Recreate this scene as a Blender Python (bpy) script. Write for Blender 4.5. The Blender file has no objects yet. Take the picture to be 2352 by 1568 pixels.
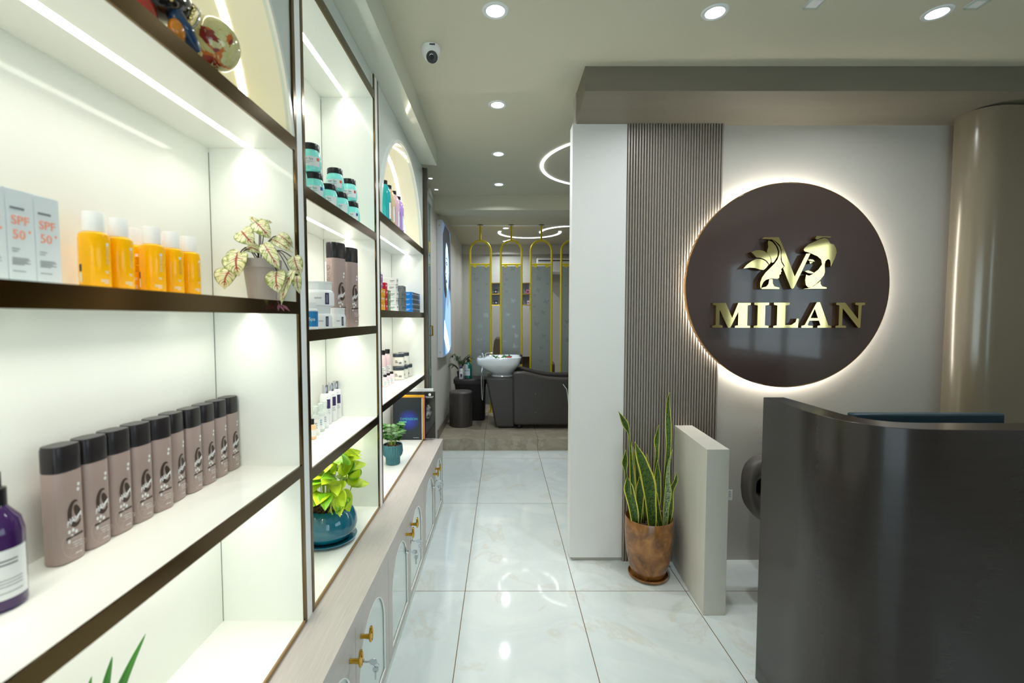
import bpy, bmesh, math, random
from math import sin, cos, pi, radians, atan2, sqrt
from mathutils import Vector, Matrix

random.seed(7)
S = bpy.context.scene
COL = S.collection

# ------------------------------------------------------------------ mesh helper
class MB:
    def __init__(self):
        self.v, self.f, self.uv, self.has_uv = [], [], [], False

    def add(self, vs, fs, uvs=None):
        b = len(self.v)
        self.v += [tuple(p) for p in vs]
        self.f += [[i + b for i in f] for f in fs]
        if uvs:
            self.has_uv = True
            self.uv += list(uvs)
        else:
            self.uv += [(0, 0)] * len(vs)
        return self

    def box(self, x0, x1, y0, y1, z0, z1):
        v = [(x, y, z) for z in (z0, z1) for y in (y0, y1) for x in (x0, x1)]
        return self.add(v, [(0, 2, 3, 1), (4, 5, 7, 6), (0, 1, 5, 4), (2, 6, 7, 3), (0, 4, 6, 2), (1, 3, 7, 5)])

    def prism(self, poly, lo, hi, plane='xz'):
        def p3(a, b, c):
            return {'xz': (a, c, b), 'yz': (c, a, b), 'xy': (a, b, c)}[plane]
        n = len(poly)
        v = [p3(a, b, lo) for a, b in poly] + [p3(a, b, hi) for a, b in poly]
        f = [list(range(n))[::-1], list(range(n, 2 * n))]
        f += [(i, (i + 1) % n, n + (i + 1) % n, n + i) for i in range(n)]
        return self.add(v, f)

    def lathe(self, prof, seg=32, c=(0, 0), sx=1., sy=1., pw=2., rib=None):
        vs, fs, rows = [], [], []
        for r, z in prof:
            if r < 1e-6:
                rows.append([len(vs)]); vs.append((c[0], c[1], z)); continue
            row = []
            for k in range(seg):
                a = 2 * pi * k / seg
                ca, sa = cos(a), sin(a)
                e = 2. / pw
                rr = r
                if rib:
                    rr = r * (1 + rib(k, z))
                row.append(len(vs))
                vs.append((c[0] + rr * sx * math.copysign(abs(ca) ** e, ca), c[1] + rr * sy * math.copysign(abs(sa) ** e, sa), z))
            rows.append(row)
        for a, b in zip(rows[:-1], rows[1:]):
            if len(a) == 1 and len(b) == 1: continue
            for k in range(seg):
                k2 = (k + 1) % seg
                if len(a) == 1: fs.append((a[0], b[k2], b[k]))
                elif len(b) == 1: fs.append((a[k], a[k2], b[0]))
                else: fs.append((a[k], a[k2], b[k2], b[k]))
        return self.add(vs, fs)

    def tube(self, pts, rad, seg=10, closed=False, cap=True):
        pts = [Vector(p) for p in pts]
        n = len(pts)
        rad = rad if isinstance(rad, (list, tuple)) else [rad] * n
        T = []
        for i in range(n):
            a = pts[(i - 1) % n] if (closed or i > 0) else pts[i]
            b = pts[(i + 1) % n] if (closed or i < n - 1) else pts[i]
            T.append((b - a).normalized())
        up = Vector((0, 0, 1)) if abs(T[0].z) < .9 else Vector((1, 0, 0))
        N = (up - T[0] * up.dot(T[0])).normalized()
        vs = []
        for i in range(n):
            if i:
                N = N - T[i] * N.dot(T[i])
                N = N.normalized() if N.length > 1e-6 else Vector((0, 0, 1))
            B = T[i].cross(N)
            for k in range(seg):
                a = 2 * pi * k / seg
                vs.append(pts[i] + (N * cos(a) + B * sin(a)) * rad[i])
        fs = []
        for i in range(n if closed else n - 1):
            j = (i + 1) % n
            for k in range(seg):
                k2 = (k + 1) % seg
                fs.append((i * seg + k, i * seg + k2, j * seg + k2, j * seg + k))
        if cap and not closed:
            fs.append(list(range(seg))[::-1])
            fs.append(list(range((n - 1) * seg, n * seg)))
        return self.add(vs, fs)

    def ball(self, c, r, seg=12, rings=8, s=(1, 1, 1)):
        prof = [(0 if i in (0, rings) else sin(pi * i / rings), -cos(pi * i / rings)) for i in range(rings + 1)]
        m = MB().lathe(prof, seg)
        return self.add([(c[0] + x * r * s[0], c[1] + y * r * s[1], c[2] + z * r * s[2]) for x, y, z in m.v], m.f)

    def grid(self, fn, nu, nv):
        vs, uv = [], []
        for i in range(nu + 1):
            for j in range(nv + 1):
                vs.append(fn(i / nu, j / nv)); uv.append((i / nu, j / nv))
        w = nv + 1
        fs = [(i * w + j, (i + 1) * w + j, (i + 1) * w + j + 1, i * w + j + 1) for i in range(nu) for j in range(nv)]
        return self.add(vs, fs, uv)

    def ribbon(self, pts, w, nrm, cup=0.0, thick=0.0, nv=6):
        """leaf blade along a path: w[i] half widths, nrm facing direction"""
        P = [Vector(p) for p in pts]
        n = len(P)
        nrm = Vector(nrm)
        rows = []
        for i in range(n):
            t = (P[min(i + 1, n - 1)] - P[max(i - 1, 0)]).normalized()
            s = t.cross(nrm)
            s = s.normalized() if s.length > 1e-5 else Vector((1, 0, 0))
            m = s.cross(t).normalized()
            rows.append((P[i], s, m))
        def fn(u, v):
            i = int(round(u * (n - 1)))
            p, s, m = rows[i]
            q = 2 * v - 1
            return p + s * (q * w[i]) + m * (cup * w[i] * (q * q - .4))
        return self.grid(fn, n - 1, nv)

    def xform(self, M):
        self.v = [tuple(M @ Vector(p)) for p in self.v]
        return self

    def join(self, o):
        b = len(self.v)
        self.v += o.v; self.f += [[i + b for i in f] for f in o.f]; self.uv += o.uv
        self.has_uv = self.has_uv or o.has_uv
        return self

    def text(self, s, size, org, right=(1, 0, 0), up=(0, 0, 1), ext=.0003, cyl=None, align='CENTER', squeeze=1.0):
        vs, fs = glyphs(s, size, ext, align)
        R, U = Vector(right), Vector(up)
        N = R.cross(U)
        o = Vector(org)
        if cyl is None:
            return self.add([o + R * (x * squeeze) + U * y + N * z for x, y, z in vs], fs)
        rad, phi = cyl                       # wrap on a cylinder round z
        return self.add([((rad + z) * cos(phi + x * squeeze / rad), (rad + z) * sin(phi + x * squeeze / rad), o.z + y) for x, y, z in vs], fs)

    def build(self, name, mt, parent=None, smooth=35, bevel=0.0, solid=0.0, subsurf=0):
        me = bpy.data.meshes.new(name)
        me.from_pydata(self.v, [], self.f)
        if self.has_uv:
            L = me.uv_layers.new(name='UVMap')
            for l in me.loops:
                L.data[l.index].uv = self.uv[l.vertex_index]
        bm = bmesh.new(); bm.from_mesh(me)
        if not self.has_uv:
            bmesh.ops.recalc_face_normals(bm, faces=bm.faces)
        bm.to_mesh(me); bm.free()
        if smooth:
            me.shade_smooth(); me.set_sharp_from_angle(angle=radians(smooth))
        me.materials.append(mt)
        o = bpy.data.objects.new(name, me)
        COL.objects.link(o)
        if parent is not None: o.parent = parent
        if bevel:
            b = o.modifiers.new('edge', 'BEVEL'); b.width = bevel; b.segments = 2; b.limit_method = 'ANGLE'; b.angle_limit = radians(40)
        if solid:
            q = o.modifiers.new('thick', 'SOLIDIFY'); q.thickness = solid; q.offset = 0
        if subsurf:
            q = o.modifiers.new('sub', 'SUBSURF'); q.levels = subsurf; q.render_levels = subsurf
        return o

_G = {}
def glyphs(s, size, ext, align='CENTER'):
    k = (s, size, ext, align)
    if k not in _G:
        cu = bpy.data.curves.new('tmp', 'FONT'); cu.body = s; cu.size = size; cu.extrude = ext; cu.align_x = align; cu.align_y = 'CENTER'; cu.resolution_u = 3
        o = bpy.data.objects.new('tmp', cu); COL.objects.link(o)
        bpy.context.view_layer.update()
        me = bpy.data.meshes.new_from_object(o)
        _G[k] = ([tuple(v.co) for v in me.vertices], [list(p.vertices) for p in me.polygons])
        bpy.data.meshes.remove(me); bpy.data.objects.remove(o); bpy.data.curves.remove(cu)
    return _G[k]

def thing(name, label, cat, loc=(0, 0, 0), rz=0., group=None):
    o = bpy.data.objects.new(name, None); COL.objects.link(o)
    o.empty_display_size = .05
    o.location = loc; o.rotation_euler = (0, 0, rz)
    return tag(o, label, cat, group)

def tag(o, label, cat, group=None, kind=None):
    o['label'] = label; o['category'] = cat
    if group: o['group'] = group
    if kind: o['kind'] = kind
    return o

def struct(o, label, cat):
    return tag(o, label, cat, None, 'structure')

def dup(root, loc, rz, label, group=None):
    r = root.copy(); COL.objects.link(r)
    r.location = loc; r.rotation_euler = (0, 0, rz); r['label'] = label
    if group: r['group'] = group
    def kids(src, dst):
        for c in list(src.children):
            d = c.copy(); COL.objects.link(d); d.parent = dst
            kids(c, d)
    kids(root, r)
    return r

# ------------------------------------------------------------------ materials
def srgb(r, g, b):
    f = lambda c: (c / 255 / 12.92) if c / 255 <= .04045 else ((c / 255 + .055) / 1.055) ** 2.4
    return (f(r), f(g), f(b), 1)

_M = {}
def mat(name, col=(200, 200, 200), rough=.5, metal=0., coat=0., emit=0., ecol=None, trans=0., alpha=1., spec=.5, noise=0., nscale=8., bump=0., bscale=60., ior=1.45, nstretch=(1, 1, 1), sss=0.):
    if name in _M: return _M[name]
    m = bpy.data.materials.new(name); m.use_nodes = True
    nt = m.node_tree; b = nt.nodes['Principled BSDF']
    c = srgb(*col)
    b.inputs['Base Color'].default_value = c
    b.inputs['Roughness'].default_value = rough
    b.inputs['Metallic'].default_value = metal
    b.inputs['Coat Weight'].default_value = coat
    b.inputs['Coat Roughness'].default_value = .05
    b.inputs['Specular IOR Level'].default_value = spec
    b.inputs['Transmission Weight'].default_value = trans
    b.inputs['Alpha'].default_value = alpha
    b.inputs['IOR'].default_value = ior
    if emit:
        b.inputs['Emission Color'].default_value = srgb(*(ecol or col)); b.inputs['Emission Strength'].default_value = emit
    if noise or bump:
        tc = nt.nodes.new('ShaderNodeTexCoord'); mp = nt.nodes.new('ShaderNodeMapping'); mp.inputs['Scale'].default_value = nstretch
        nt.links.new(tc.outputs['Object'], mp.inputs['Vector'])
    if noise:
        n = nt.nodes.new('ShaderNodeTexNoise'); n.inputs['Scale'].default_value = nscale; n.inputs['Detail'].default_value = 6
        nt.links.new(mp.outputs[0], n.inputs['Vector'])
        r = nt.nodes.new('ShaderNodeValToRGB')
        k = noise
        r.color_ramp.elements[0].position = .3; r.color_ramp.elements[1].position = .7
        r.color_ramp.elements[0].color = (c[0] * (1 - k), c[1] * (1 - k), c[2] * (1 - k), 1)
        r.color_ramp.elements[1].color = (min(1, c[0] * (1 + k)), min(1, c[1] * (1 + k)), min(1, c[2] * (1 + k)), 1)
        nt.links.new(n.outputs['Fac'], r.inputs['Fac']); nt.links.new(r.outputs['Color'], b.inputs['Base Color'])
    if bump:
        n2 = nt.nodes.new('ShaderNodeTexNoise'); n2.inputs['Scale'].default_value = bscale; n2.inputs['Detail'].default_value = 4
        nt.links.new(mp.outputs[0], n2.inputs['Vector'])
        bp = nt.nodes.new('ShaderNodeBump'); bp.inputs['Strength'].default_value = bump; bp.inputs['Distance'].default_value = .002
        nt.links.new(n2.outputs['Fac'], bp.inputs['Height']); nt.links.new(bp.outputs[0], b.inputs['Normal'])
    _M[name] = m
    return m

def nodes_of(m):
    return m.node_tree, m.node_tree.nodes['Principled BSDF']

def ramp(nt, fac, stops, interp='LINEAR'):
    r = nt.nodes.new('ShaderNodeValToRGB'); r.color_ramp.interpolation = interp
    e = r.color_ramp.elements
    while len(e) < len(stops): e.new(.5)
    for q, (p, c) in zip(e, stops):
        q.position = p; q.color = c if isinstance(c, tuple) and len(c) == 4 else (c, c, c, 1)
    nt.links.new(fac, r.inputs['Fac'])
    return r.outputs['Color']

def mixc(nt, fac, a, b):
    x = nt.nodes.new('ShaderNodeMix'); x.data_type = 'RGBA'
    for s, v in ((x.inputs[0], fac), (x.inputs[6], a), (x.inputs[7], b)):
        if hasattr(v, 'links'): nt.links.new(v, s)
        else: s.default_value = v
    return x.outputs[2]

def math_n(nt, op, a, b=0., c=None):
    x = nt.nodes.new('ShaderNodeMath'); x.operation = op
    for s, v in zip(x.inputs, (a, b) if c is None else (a, b, c)):
        if hasattr(v, 'links'): nt.links.new(v, s)
        else: s.default_value = v
    return x.outputs[0]

def noise_n(nt, vec, scale, detail=5, dist=0., rough=.55):
    n = nt.nodes.new('ShaderNodeTexNoise'); n.inputs['Scale'].default_value = scale; n.inputs['Detail'].default_value = detail
    n.inputs['Distortion'].default_value = dist; n.inputs['Roughness'].default_value = rough
    nt.links.new(vec, n.inputs['Vector'])
    return n.outputs['Fac']

def mapped(nt, coord='Object', loc=(0, 0, 0), scale=(1, 1, 1)):
    tc = nt.nodes.new('ShaderNodeTexCoord'); mp = nt.nodes.new('ShaderNodeMapping')
    mp.inputs['Location'].default_value = loc; mp.inputs['Scale'].default_value = scale
    nt.links.new(tc.outputs[coord], mp.inputs['Vector'])
    return mp.outputs[0]

def tile_mat(name, w, h, off, c1, c2, warm, grout, gw, rough, cloud=1.6):
    m = mat(name, (200, 205, 205), rough)
    nt, b = nodes_of(m)
    vec = mapped(nt)
    br = nt.nodes.new('ShaderNodeTexBrick')
    br.offset = 0; br.squash = 1
    br.inputs['Scale'].default_value = 1; br.inputs['Brick Width'].default_value = w; br.inputs['Row Height'].default_value = h
    br.inputs['Mortar Size'].default_value = gw; br.inputs['Mortar Smooth'].default_value = .1
    br.inputs['Color1'].default_value = (.2, .2, .2, 1); br.inputs['Color2'].default_value = (.8, .8, .8, 1)
    vo = mapped(nt, loc=(off[0], off[1], 0))
    nt.links.new(vo, br.inputs['Vector'])
    # each tile has its own cut of the stone
    sh = nt.nodes.new('ShaderNodeVectorMath'); sh.operation = 'MULTIPLY_ADD'
    nt.links.new(br.outputs['Color'], sh.inputs[0]); sh.inputs[1].default_value = (1.2, 1.9, 0); nt.links.new(vec, sh.inputs[2])
    v2 = sh.outputs[0]
    cl = noise_n(nt, v2, cloud, 7, 1.2)
    col = ramp(nt, cl, [(.35, c1), (.52, c2), (.6, c1)])
    wv = noise_n(nt, v2, cloud * 1.3, 8, 2.2)
    k = ramp(nt, wv, [(.58, 0.), (.63, .55), (.66, .1), (.72, .35)])
    col = mixc(nt, k, col, warm)
    vn = noise_n(nt, v2, cloud * 2.2, 9, 1.8)
    d = math_n(nt, 'ABSOLUTE', math_n(nt, 'SUBTRACT', vn, .5))
    k2 = ramp(nt, d, [(0., .55), (.012, 0.)])
    col = mixc(nt, k2, col, c2)
    col = mixc(nt, br.outputs['Fac'], col, grout)
    nt.links.new(col, b.inputs['Base Color'])
    rr = math_n(nt, 'MULTIPLY_ADD', br.outputs['Fac'], .5, rough)
    nt.links.new(rr, b.inputs['Roughness'])
    return m

M_floor = tile_mat('marble_tile', .6055, 1.195, (.205 + .6055 * 8, 1.195 * 8 - 2.449 + 1.195 * 0, 0), srgb(222, 227, 226), srgb(212, 219, 219), srgb(209, 203, 190), srgb(104, 72, 32), .002, .045)
M_stone = tile_mat('beige_stone_tile', .605, 1.2, (.20 + .6055 * 8, 1.2 * 8 - 5.10), srgb(178, 168, 150), srgb(158, 147, 128), srgb(140, 122, 98), srgb(110, 102, 88), .0025, .3, 4.5)
M_ceil = mat('ceiling_paint', (202, 198, 178), .7)
M_wall = mat('plaster_grey', (182, 177, 169), .6, noise=.03, nscale=2.5, bump=.05, bscale=30)
M_soffit = mat('soffit_laminate', (118, 111, 97), .5, noise=.04, nscale=3, nstretch=(1, 8, 8))
M_pillar = mat('pillar_laminate', (226, 223, 221), .4, noise=.02, nscale=2)
M_divide = mat('divider_laminate', (205, 200, 190), .5, noise=.05, nscale=3, nstretch=(2, 2, .6))
M_slat = mat('bronze_slat', (158, 148, 138), .36, metal=.3)
M_backwall = mat('back_paint', (200, 198, 190), .65)
M_white = mat('white_laminate', (238, 238, 232), .16, coat=.15)
M_unit = mat('cream_gloss_laminate', (242, 243, 236), .13, coat=.3)
M_bulk = mat('bulkhead_gloss', (214, 216, 202), .12, coat=.3)
M_bronze = mat('bronze_trim', (104, 84, 52), .16, metal=1.)
M_bronze_d = mat('dark_bronze_edge', (92, 84, 76), .35, metal=.4)
M_counter = mat('ash_grain_laminate', (194, 186, 180), .42, noise=.07, nscale=42, nstretch=(5, .22, 5), bump=.12, bscale=60)
nt_, b_ = nodes_of(M_counter)
M_frost = mat('frosted_white_glass', (214, 224, 222), .08, coat=.4)
M_led = mat('led_diffuser', (255, 253, 243), .5, emit=5.)
M_led_arch = mat('led_diffuser_warm', (255, 245, 218), .5, emit=10.)
M_lamp = mat('lamp_diffuser', (240, 250, 255), .4, emit=9.)
M_halo = mat('halo_led', (255, 250, 238), .5, emit=46.)
M_ring = mat('ring_led', (246, 249, 255), .5, emit=5.)
M_gold = mat('polished_gold', (236, 214, 146), .07, metal=1.)
M_gold_side = mat('brushed_gold_edge', (178, 138, 84), .22, metal=1.)
M_brass = mat('brass', (205, 160, 62), .14, metal=1.)
M_frame = mat('yellow_gold_paint', (222, 198, 26), .35, metal=.2)
M_chrome = mat('chrome', (220, 222, 226), .1, metal=1.)
M_sign = mat('brown_gloss_acrylic', (72, 57, 53), .18, coat=.6)
M_desk = mat('dark_bronze_laminate', (46, 37, 34), .24, coat=.25, spec=.4, noise=.06, nscale=6, nstretch=(1, 1, 12))
nodes_of(mat('beige_gloss_laminate', (128, 117, 98), .2, coat=1., metal=.15))[1].inputs['Coat Roughness'].default_value = .2
nodes_of(M_desk)[1].inputs['Coat Roughness'].default_value = .13
M_black = mat('black_plastic', (24, 23, 25), .3)
M_capdark = mat('dark_cap', (38, 33, 36), .3)
M_taupe = mat('taupe_bottle', (164, 143, 137), .36, coat=.1)
M_taupe_mark = mat('taupe_mark', (196, 178, 170), .25)
M_brownmark = mat('brown_mark', (62, 48, 40), .4)
M_print_w = mat('white_print', (235, 235, 235), .5)
M_print_k = mat('black_print', (45, 45, 50), .5)
M_print_g = mat('grey_print', (120, 125, 130), .5)
M_plw = mat('white_plastic', (238, 238, 238), .3)
M_leather = mat('brown_grey_leather', (84, 78, 75), .42, bump=.15, bscale=300)
M_leather_k = mat('dark_leather', (66, 60, 57), .4, bump=.15, bscale=300)
M_pebble = mat('clay_pebbles', (96, 70, 62), .8, noise=.25, nscale=40)
M_glaze = mat('teal_glaze', (16, 104, 128), .06, coat=1.)
M_glaze2 = mat('matte_teal_ceramic', (64, 118, 128), .5)
M_gpot = mat('grey_plastic_pot', (168, 158, 152), .5)
M_glass = mat('clear_glass', (235, 245, 245), .02, trans=1., ior=1.45)
M_teal_glass = mat('teal_glass', (140, 185, 178), .05, alpha=.55, coat=.3)
M_teal_edge = mat('glass_edge_green', (12, 84, 72), .2)
M_frosted = mat('frosted_partition_glass', (150, 156, 150), .22, alpha=.84)
M_clearfilm = mat('clear_butterfly_glass', (170, 178, 173), .1, metal=.2, alpha=.55)
M_ceramic = mat('white_ceramic', (236, 240, 243), .08, coat=.6)
M_wicker = mat('dark_wicker', (30, 25, 24), .6, bump=.6, bscale=120)

def leaf_mat(name, base, edge, vein=None, band=None):
    m = mat(name, (80, 120, 50), .38, spec=.4)
    nt, b = nodes_of(m)
    uvn = nt.nodes.new('ShaderNodeTexCoord'); sp = nt.nodes.new('ShaderNodeSeparateXYZ')
    nt.links.new(uvn.outputs['UV'], sp.inputs[0])
    u, v = sp.outputs[0], sp.outputs[1]
    q = math_n(nt, 'ABSOLUTE', math_n(nt, 'SUBTRACT', v, .5))
    obj = mapped(nt)
    if band:      # snake plant: cross bands + yellow rims
        mp = nt.nodes.new('ShaderNodeMapping'); mp.inputs['Scale'].default_value = (26, 2.2, 1)
        nt.links.new(uvn.outputs['UV'], mp.inputs['Vector'])
        n = noise_n(nt, mp.outputs[0], 1.6, 5, .6)
        col = ramp(nt, n, [(.36, band), (.5, base), (.6, band)])
        k = ramp(nt, q, [(.385, 0.), (.405, 1.)])
        col = mixc(nt, k, col, edge)
    elif vein:    # patterned leaf: mottled blade, red veins, green rim
        n = noise_n(nt, obj, 90, 5, .5)
        n = math_n(nt, 'MULTIPLY_ADD', q, .28, math_n(nt, 'SUBTRACT', n, .08))
        col = ramp(nt, n, [(.44, base), (.56, edge), (.66, srgb(140, 150, 70))])
        w = math_n(nt, 'MULTIPLY_ADD', q, -.55, u)
        fr = math_n(nt, 'ABSOLUTE', math_n(nt, 'SUBTRACT', math_n(nt, 'FRACT', math_n(nt, 'MULTIPLY', w, 4.5)), .5))
        k = ramp(nt, fr, [(0.02, .85), (.09, 0.)])
        col = mixc(nt, k, col, srgb(92, 84, 40))
        k = ramp(nt, q, [(.025, 1.), (.06, 0.)])
        col = mixc(nt, k, col, vein)
        fr2 = math_n(nt, 'ABSOLUTE', math_n(nt, 'SUBTRACT', math_n(nt, 'FRACT', math_n(nt, 'MULTIPLY', w, 2.25)), .5))
        near = ramp(nt, q, [(.05, 1.), (.36, 0.)])
        k = math_n(nt, 'MULTIPLY', ramp(nt, fr2, [(.035, 1.), (.10, 0.)]), near)
        col = mixc(nt, k, col, vein)
        k = ramp(nt, q, [(.475, 0.), (.49, 1.)])
        col = mixc(nt, k, col, srgb(70, 92, 44))
    else:
        n = noise_n(nt, obj, 14, 3)
        col = ramp(nt, n, [(.3, base), (.7, edge)])
        k = ramp(nt, q, [(.01, .5), (.03, 0.)])
        col = mixc(nt, k, col, edge)
    nt.links.new(col, b.inputs['Base Color'])
    return m

M_snake = leaf_mat('snake_leaf', srgb(88, 116, 40), srgb(214, 204, 84), band=srgb(34, 58, 26))
M_snake2 = leaf_mat('snake_leaf_pale', srgb(176, 190, 150), srgb(190, 196, 84), band=srgb(62, 84, 46))
M_calad = leaf_mat('patterned_leaf', srgb(232, 230, 190), srgb(206, 212, 150), vein=srgb(150, 62, 50))
M_pothos = leaf_mat('lime_leaf', srgb(172, 206, 22), srgb(208, 224, 56))
M_pothos_d = leaf_mat('green_leaf', srgb(84, 148, 20), srgb(140, 190, 36))
M_dark_leaf = leaf_mat('dark_green_leaf', srgb(30, 84, 24), srgb(66, 124, 44))
M_palm = leaf_mat('palm_leaf', srgb(38, 62, 32), srgb(66, 92, 48))
M_stem = mat('dark_stem', (60, 34, 32), .6)
M_stem_l = mat('pale_green_stem', (176, 196, 78), .5)

m = mat('mottled_copper_pot', (150, 94, 40), .24, coat=.5)
nt, b = nodes_of(m)
n = noise_n(nt, mapped(nt), 9, 8, 1.6)
nt.links.new(ramp(nt, n, [(.28, srgb(84, 50, 20)), (.5, srgb(136, 86, 36)), (.72, srgb(176, 122, 62))]), b.inputs['Base Color'])
M_copper = m

# ------------------------------------------------------------------ room shell
CZ, WY, SR = 2.82, 2.775, 3.5
FR = -2.4                                    # shop front behind the viewer
struct(MB().box(-1.05, SR, FR, 5.13, -.1, 0).build('floor', M_floor, smooth=0), 'glossy pale marble tile floor with brown grout lines', 'floor')
struct(MB().box(-1.05, SR, 5.13, 8.6, -.1, .13).build('floor_platform', M_stone, smooth=0), 'raised beige stone tiled step under the shampoo chair', 'floor')
struct(MB().box(-1.05, SR, FR, 8.6, CZ, CZ + .1).build('ceiling', M_ceil, smooth=0), 'flat pale ceiling with recessed lights', 'ceiling')
struct(MB().box(-.95, SR, 5.03, 5.30, 2.662, CZ).build('ceiling_beam', M_ceil, smooth=0), 'pale dropped beam crossing the ceiling above the step', 'beam')
struct(MB().box(-1.05, -.95, FR, 8.6, 0, CZ).build('wall_left', M_backwall, smooth=0), 'long plain wall behind the display shelves', 'wall')
struct(MB().box(-.95, -.735, 4.62, 8.5, 0, CZ).build('wall_left_inner', M_backwall, smooth=0), 'pale grey wall carrying the portrait light box', 'wall')
struct(MB().box(-.735, SR, 8.5, 8.6, .13, CZ).build('wall_back', M_backwall, smooth=0), 'pale wall at the back carrying the air conditioner', 'wall')
struct(MB().box(-.735, SR, 8.42, 8.5, 2.655, CZ).build('trim_1', M_backwall, smooth=0), 'pale boxed band along the top of the back wall', 'trim')
mb = MB().box(SR, SR + .1, FR, -1.9, 0, CZ).box(SR, SR + .1, .35, 8.6, 0, CZ).box(SR, SR + .1, -1.9, .35, 2.35, CZ).box(SR, SR + .1, -1.9, .35, 0, 1.0)
struct(mb.build('wall_right', M_wall, smooth=0), 'plain grey side wall beyond the reception desk', 'wall')
struct(MB().box(-.735, -.722, 5.13, 8.42, .13, .235).build('baseboard_left', mat('baseboard_tile', (122, 112, 102), .4), smooth=0), 'dark tile skirting along the inner wall', 'baseboard')
# shop front with panes, behind the viewer
mb = MB().box(-1.05, SR, FR - .1, FR, 2.3, CZ).box(-1.05, -.9, FR - .1, FR, 0, 2.3).box(1.5, SR, FR - .1, FR, 0, 2.3)
struct(mb.build('wall_front', M_wall, smooth=0), 'wall round the glazed shop front', 'wall')
g = MB()
for x in (-.9, -.1, .68, 1.46): g.box(x, x + .04, FR - .08, FR - .02, 0, 2.3)
g.box(-.9, 1.5, FR - .08, FR - .02, 2.26, 2.3).box(-.9, 1.5, FR - .08, FR - .02, 0, .06)
wf = struct(g.build('window_1', M_bronze_d, smooth=0), 'tall glazed shop front with dark frame', 'window')
m = bpy.data.materials.new('thin_pane'); m.use_nodes = True
nt = m.node_tree; nt.nodes.clear()
o_ = nt.nodes.new('ShaderNodeOutputMaterial'); mx = nt.nodes.new('ShaderNodeMixShader'); tr = nt.nodes.new('ShaderNodeBsdfTransparent'); gl = nt.nodes.new('ShaderNodeBsdfGlossy')
gl.inputs['Roughness'].default_value = .02; mx.inputs[0].default_value = .08; tr.inputs[0].default_value = (.92, .97, .96, 1)
nt.links.new(tr.outputs[0], mx.inputs[1]); nt.links.new(gl.outputs[0], mx.inputs[2]); nt.links.new(mx.outputs[0], o_.inputs[0])
M_pane = m
MB().box(-.86, 1.46, FR - .055, FR - .047, .06, 2.26).build('pane', M_pane, wf, smooth=0)

g = MB()
for y in (-1.9, -1.16, -.42, .31): g.box(SR + .03, SR + .09, y, y + .04, 1.0, 2.35)
g.box(SR + .03, SR + .09, -1.9, .35, 2.31, 2.35).box(SR + .03, SR + .09, -1.9, .35, 1.0, 1.04)
wf = struct(g.build('window_2', M_bronze_d, smooth=0), 'side window with dark frame facing the desk', 'window')
MB().box(SR + .055, SR + .061, -1.86, .31, 1.04, 2.31).build('pane', M_pane, wf, smooth=0)

# reception wall, white panel, fluted panel, soffit, rounded column
struct(MB().box(.432, SR, WY, WY + .1, 0, CZ).build('wall_reception', M_wall, smooth=0), 'pale grey plaster wall behind the round sign', 'wall')
struct(MB().box(.414, .735, WY - .012, WY + .09, .022, 2.64).build('wall_panel', M_pillar, smooth=0), 'tall plain white wall panel at the corridor corner', 'panel')
mb = MB()
x0, x1, pitch = .735, 1.303, .01622
n = 35
poly = [(x0, WY - .004)]
pts = []
for i in range(n):
    a = x0 + i * pitch
    pts += [(a + .0000, -.004), (a + .0035, -.005), (a + .0045, -.016), (a + .0075, -.020), (a + .0125, -.020), (a + .0150, -.016), (a + .0158, -.006)]
pts = [(x0, 0)] + pts + [(x1, -.004), (x1, 0)]
mb.prism([(x, WY + y) for x, y in pts], 0.0, 2.64, 'xy')
struct(mb.build('fluted_wall_panel', M_slat, smooth=20), 'tall brown fluted panel of narrow vertical ribs', 'panel')
mb = MB()
prof = [(2.489, CZ), (2.489, 2.693), (WY, 2.633), (WY, CZ)]
mb.prism(prof, .436, SR, 'yz')
struct(mb.build('soffit', M_soffit, smooth=0), 'brown boxed soffit above the reception wall', 'soffit')
pl = [(2.665, WY)]
for k in range(13):
    a = pi + (pi / 2) * k / 12
    pl.append((2.615 + .15 + .15 * cos(a), 2.57 + .15 + .15 * sin(a)))
pl += [(SR, 2.57), (SR, WY)]
struct(MB().prism(pl, 0, 2.66, 'xy').build('rounded_column', mat('beige_gloss_laminate', (128, 117, 98), .2, coat=1., metal=.15), smooth=30), 'glossy beige wall corner with a rounded edge', 'column')

# ------------------------------------------------------------------ display shelves
XF, XB = -.632, -.885        # face and back of the shelving
def arc(cy, cz, r, a0, a1, n):
    return [(cy + r * cos(a0 + (a1 - a0) * i / n), cz + r * sin(a0 + (a1 - a0) * i / n)) for i in range(n + 1)]

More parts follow.
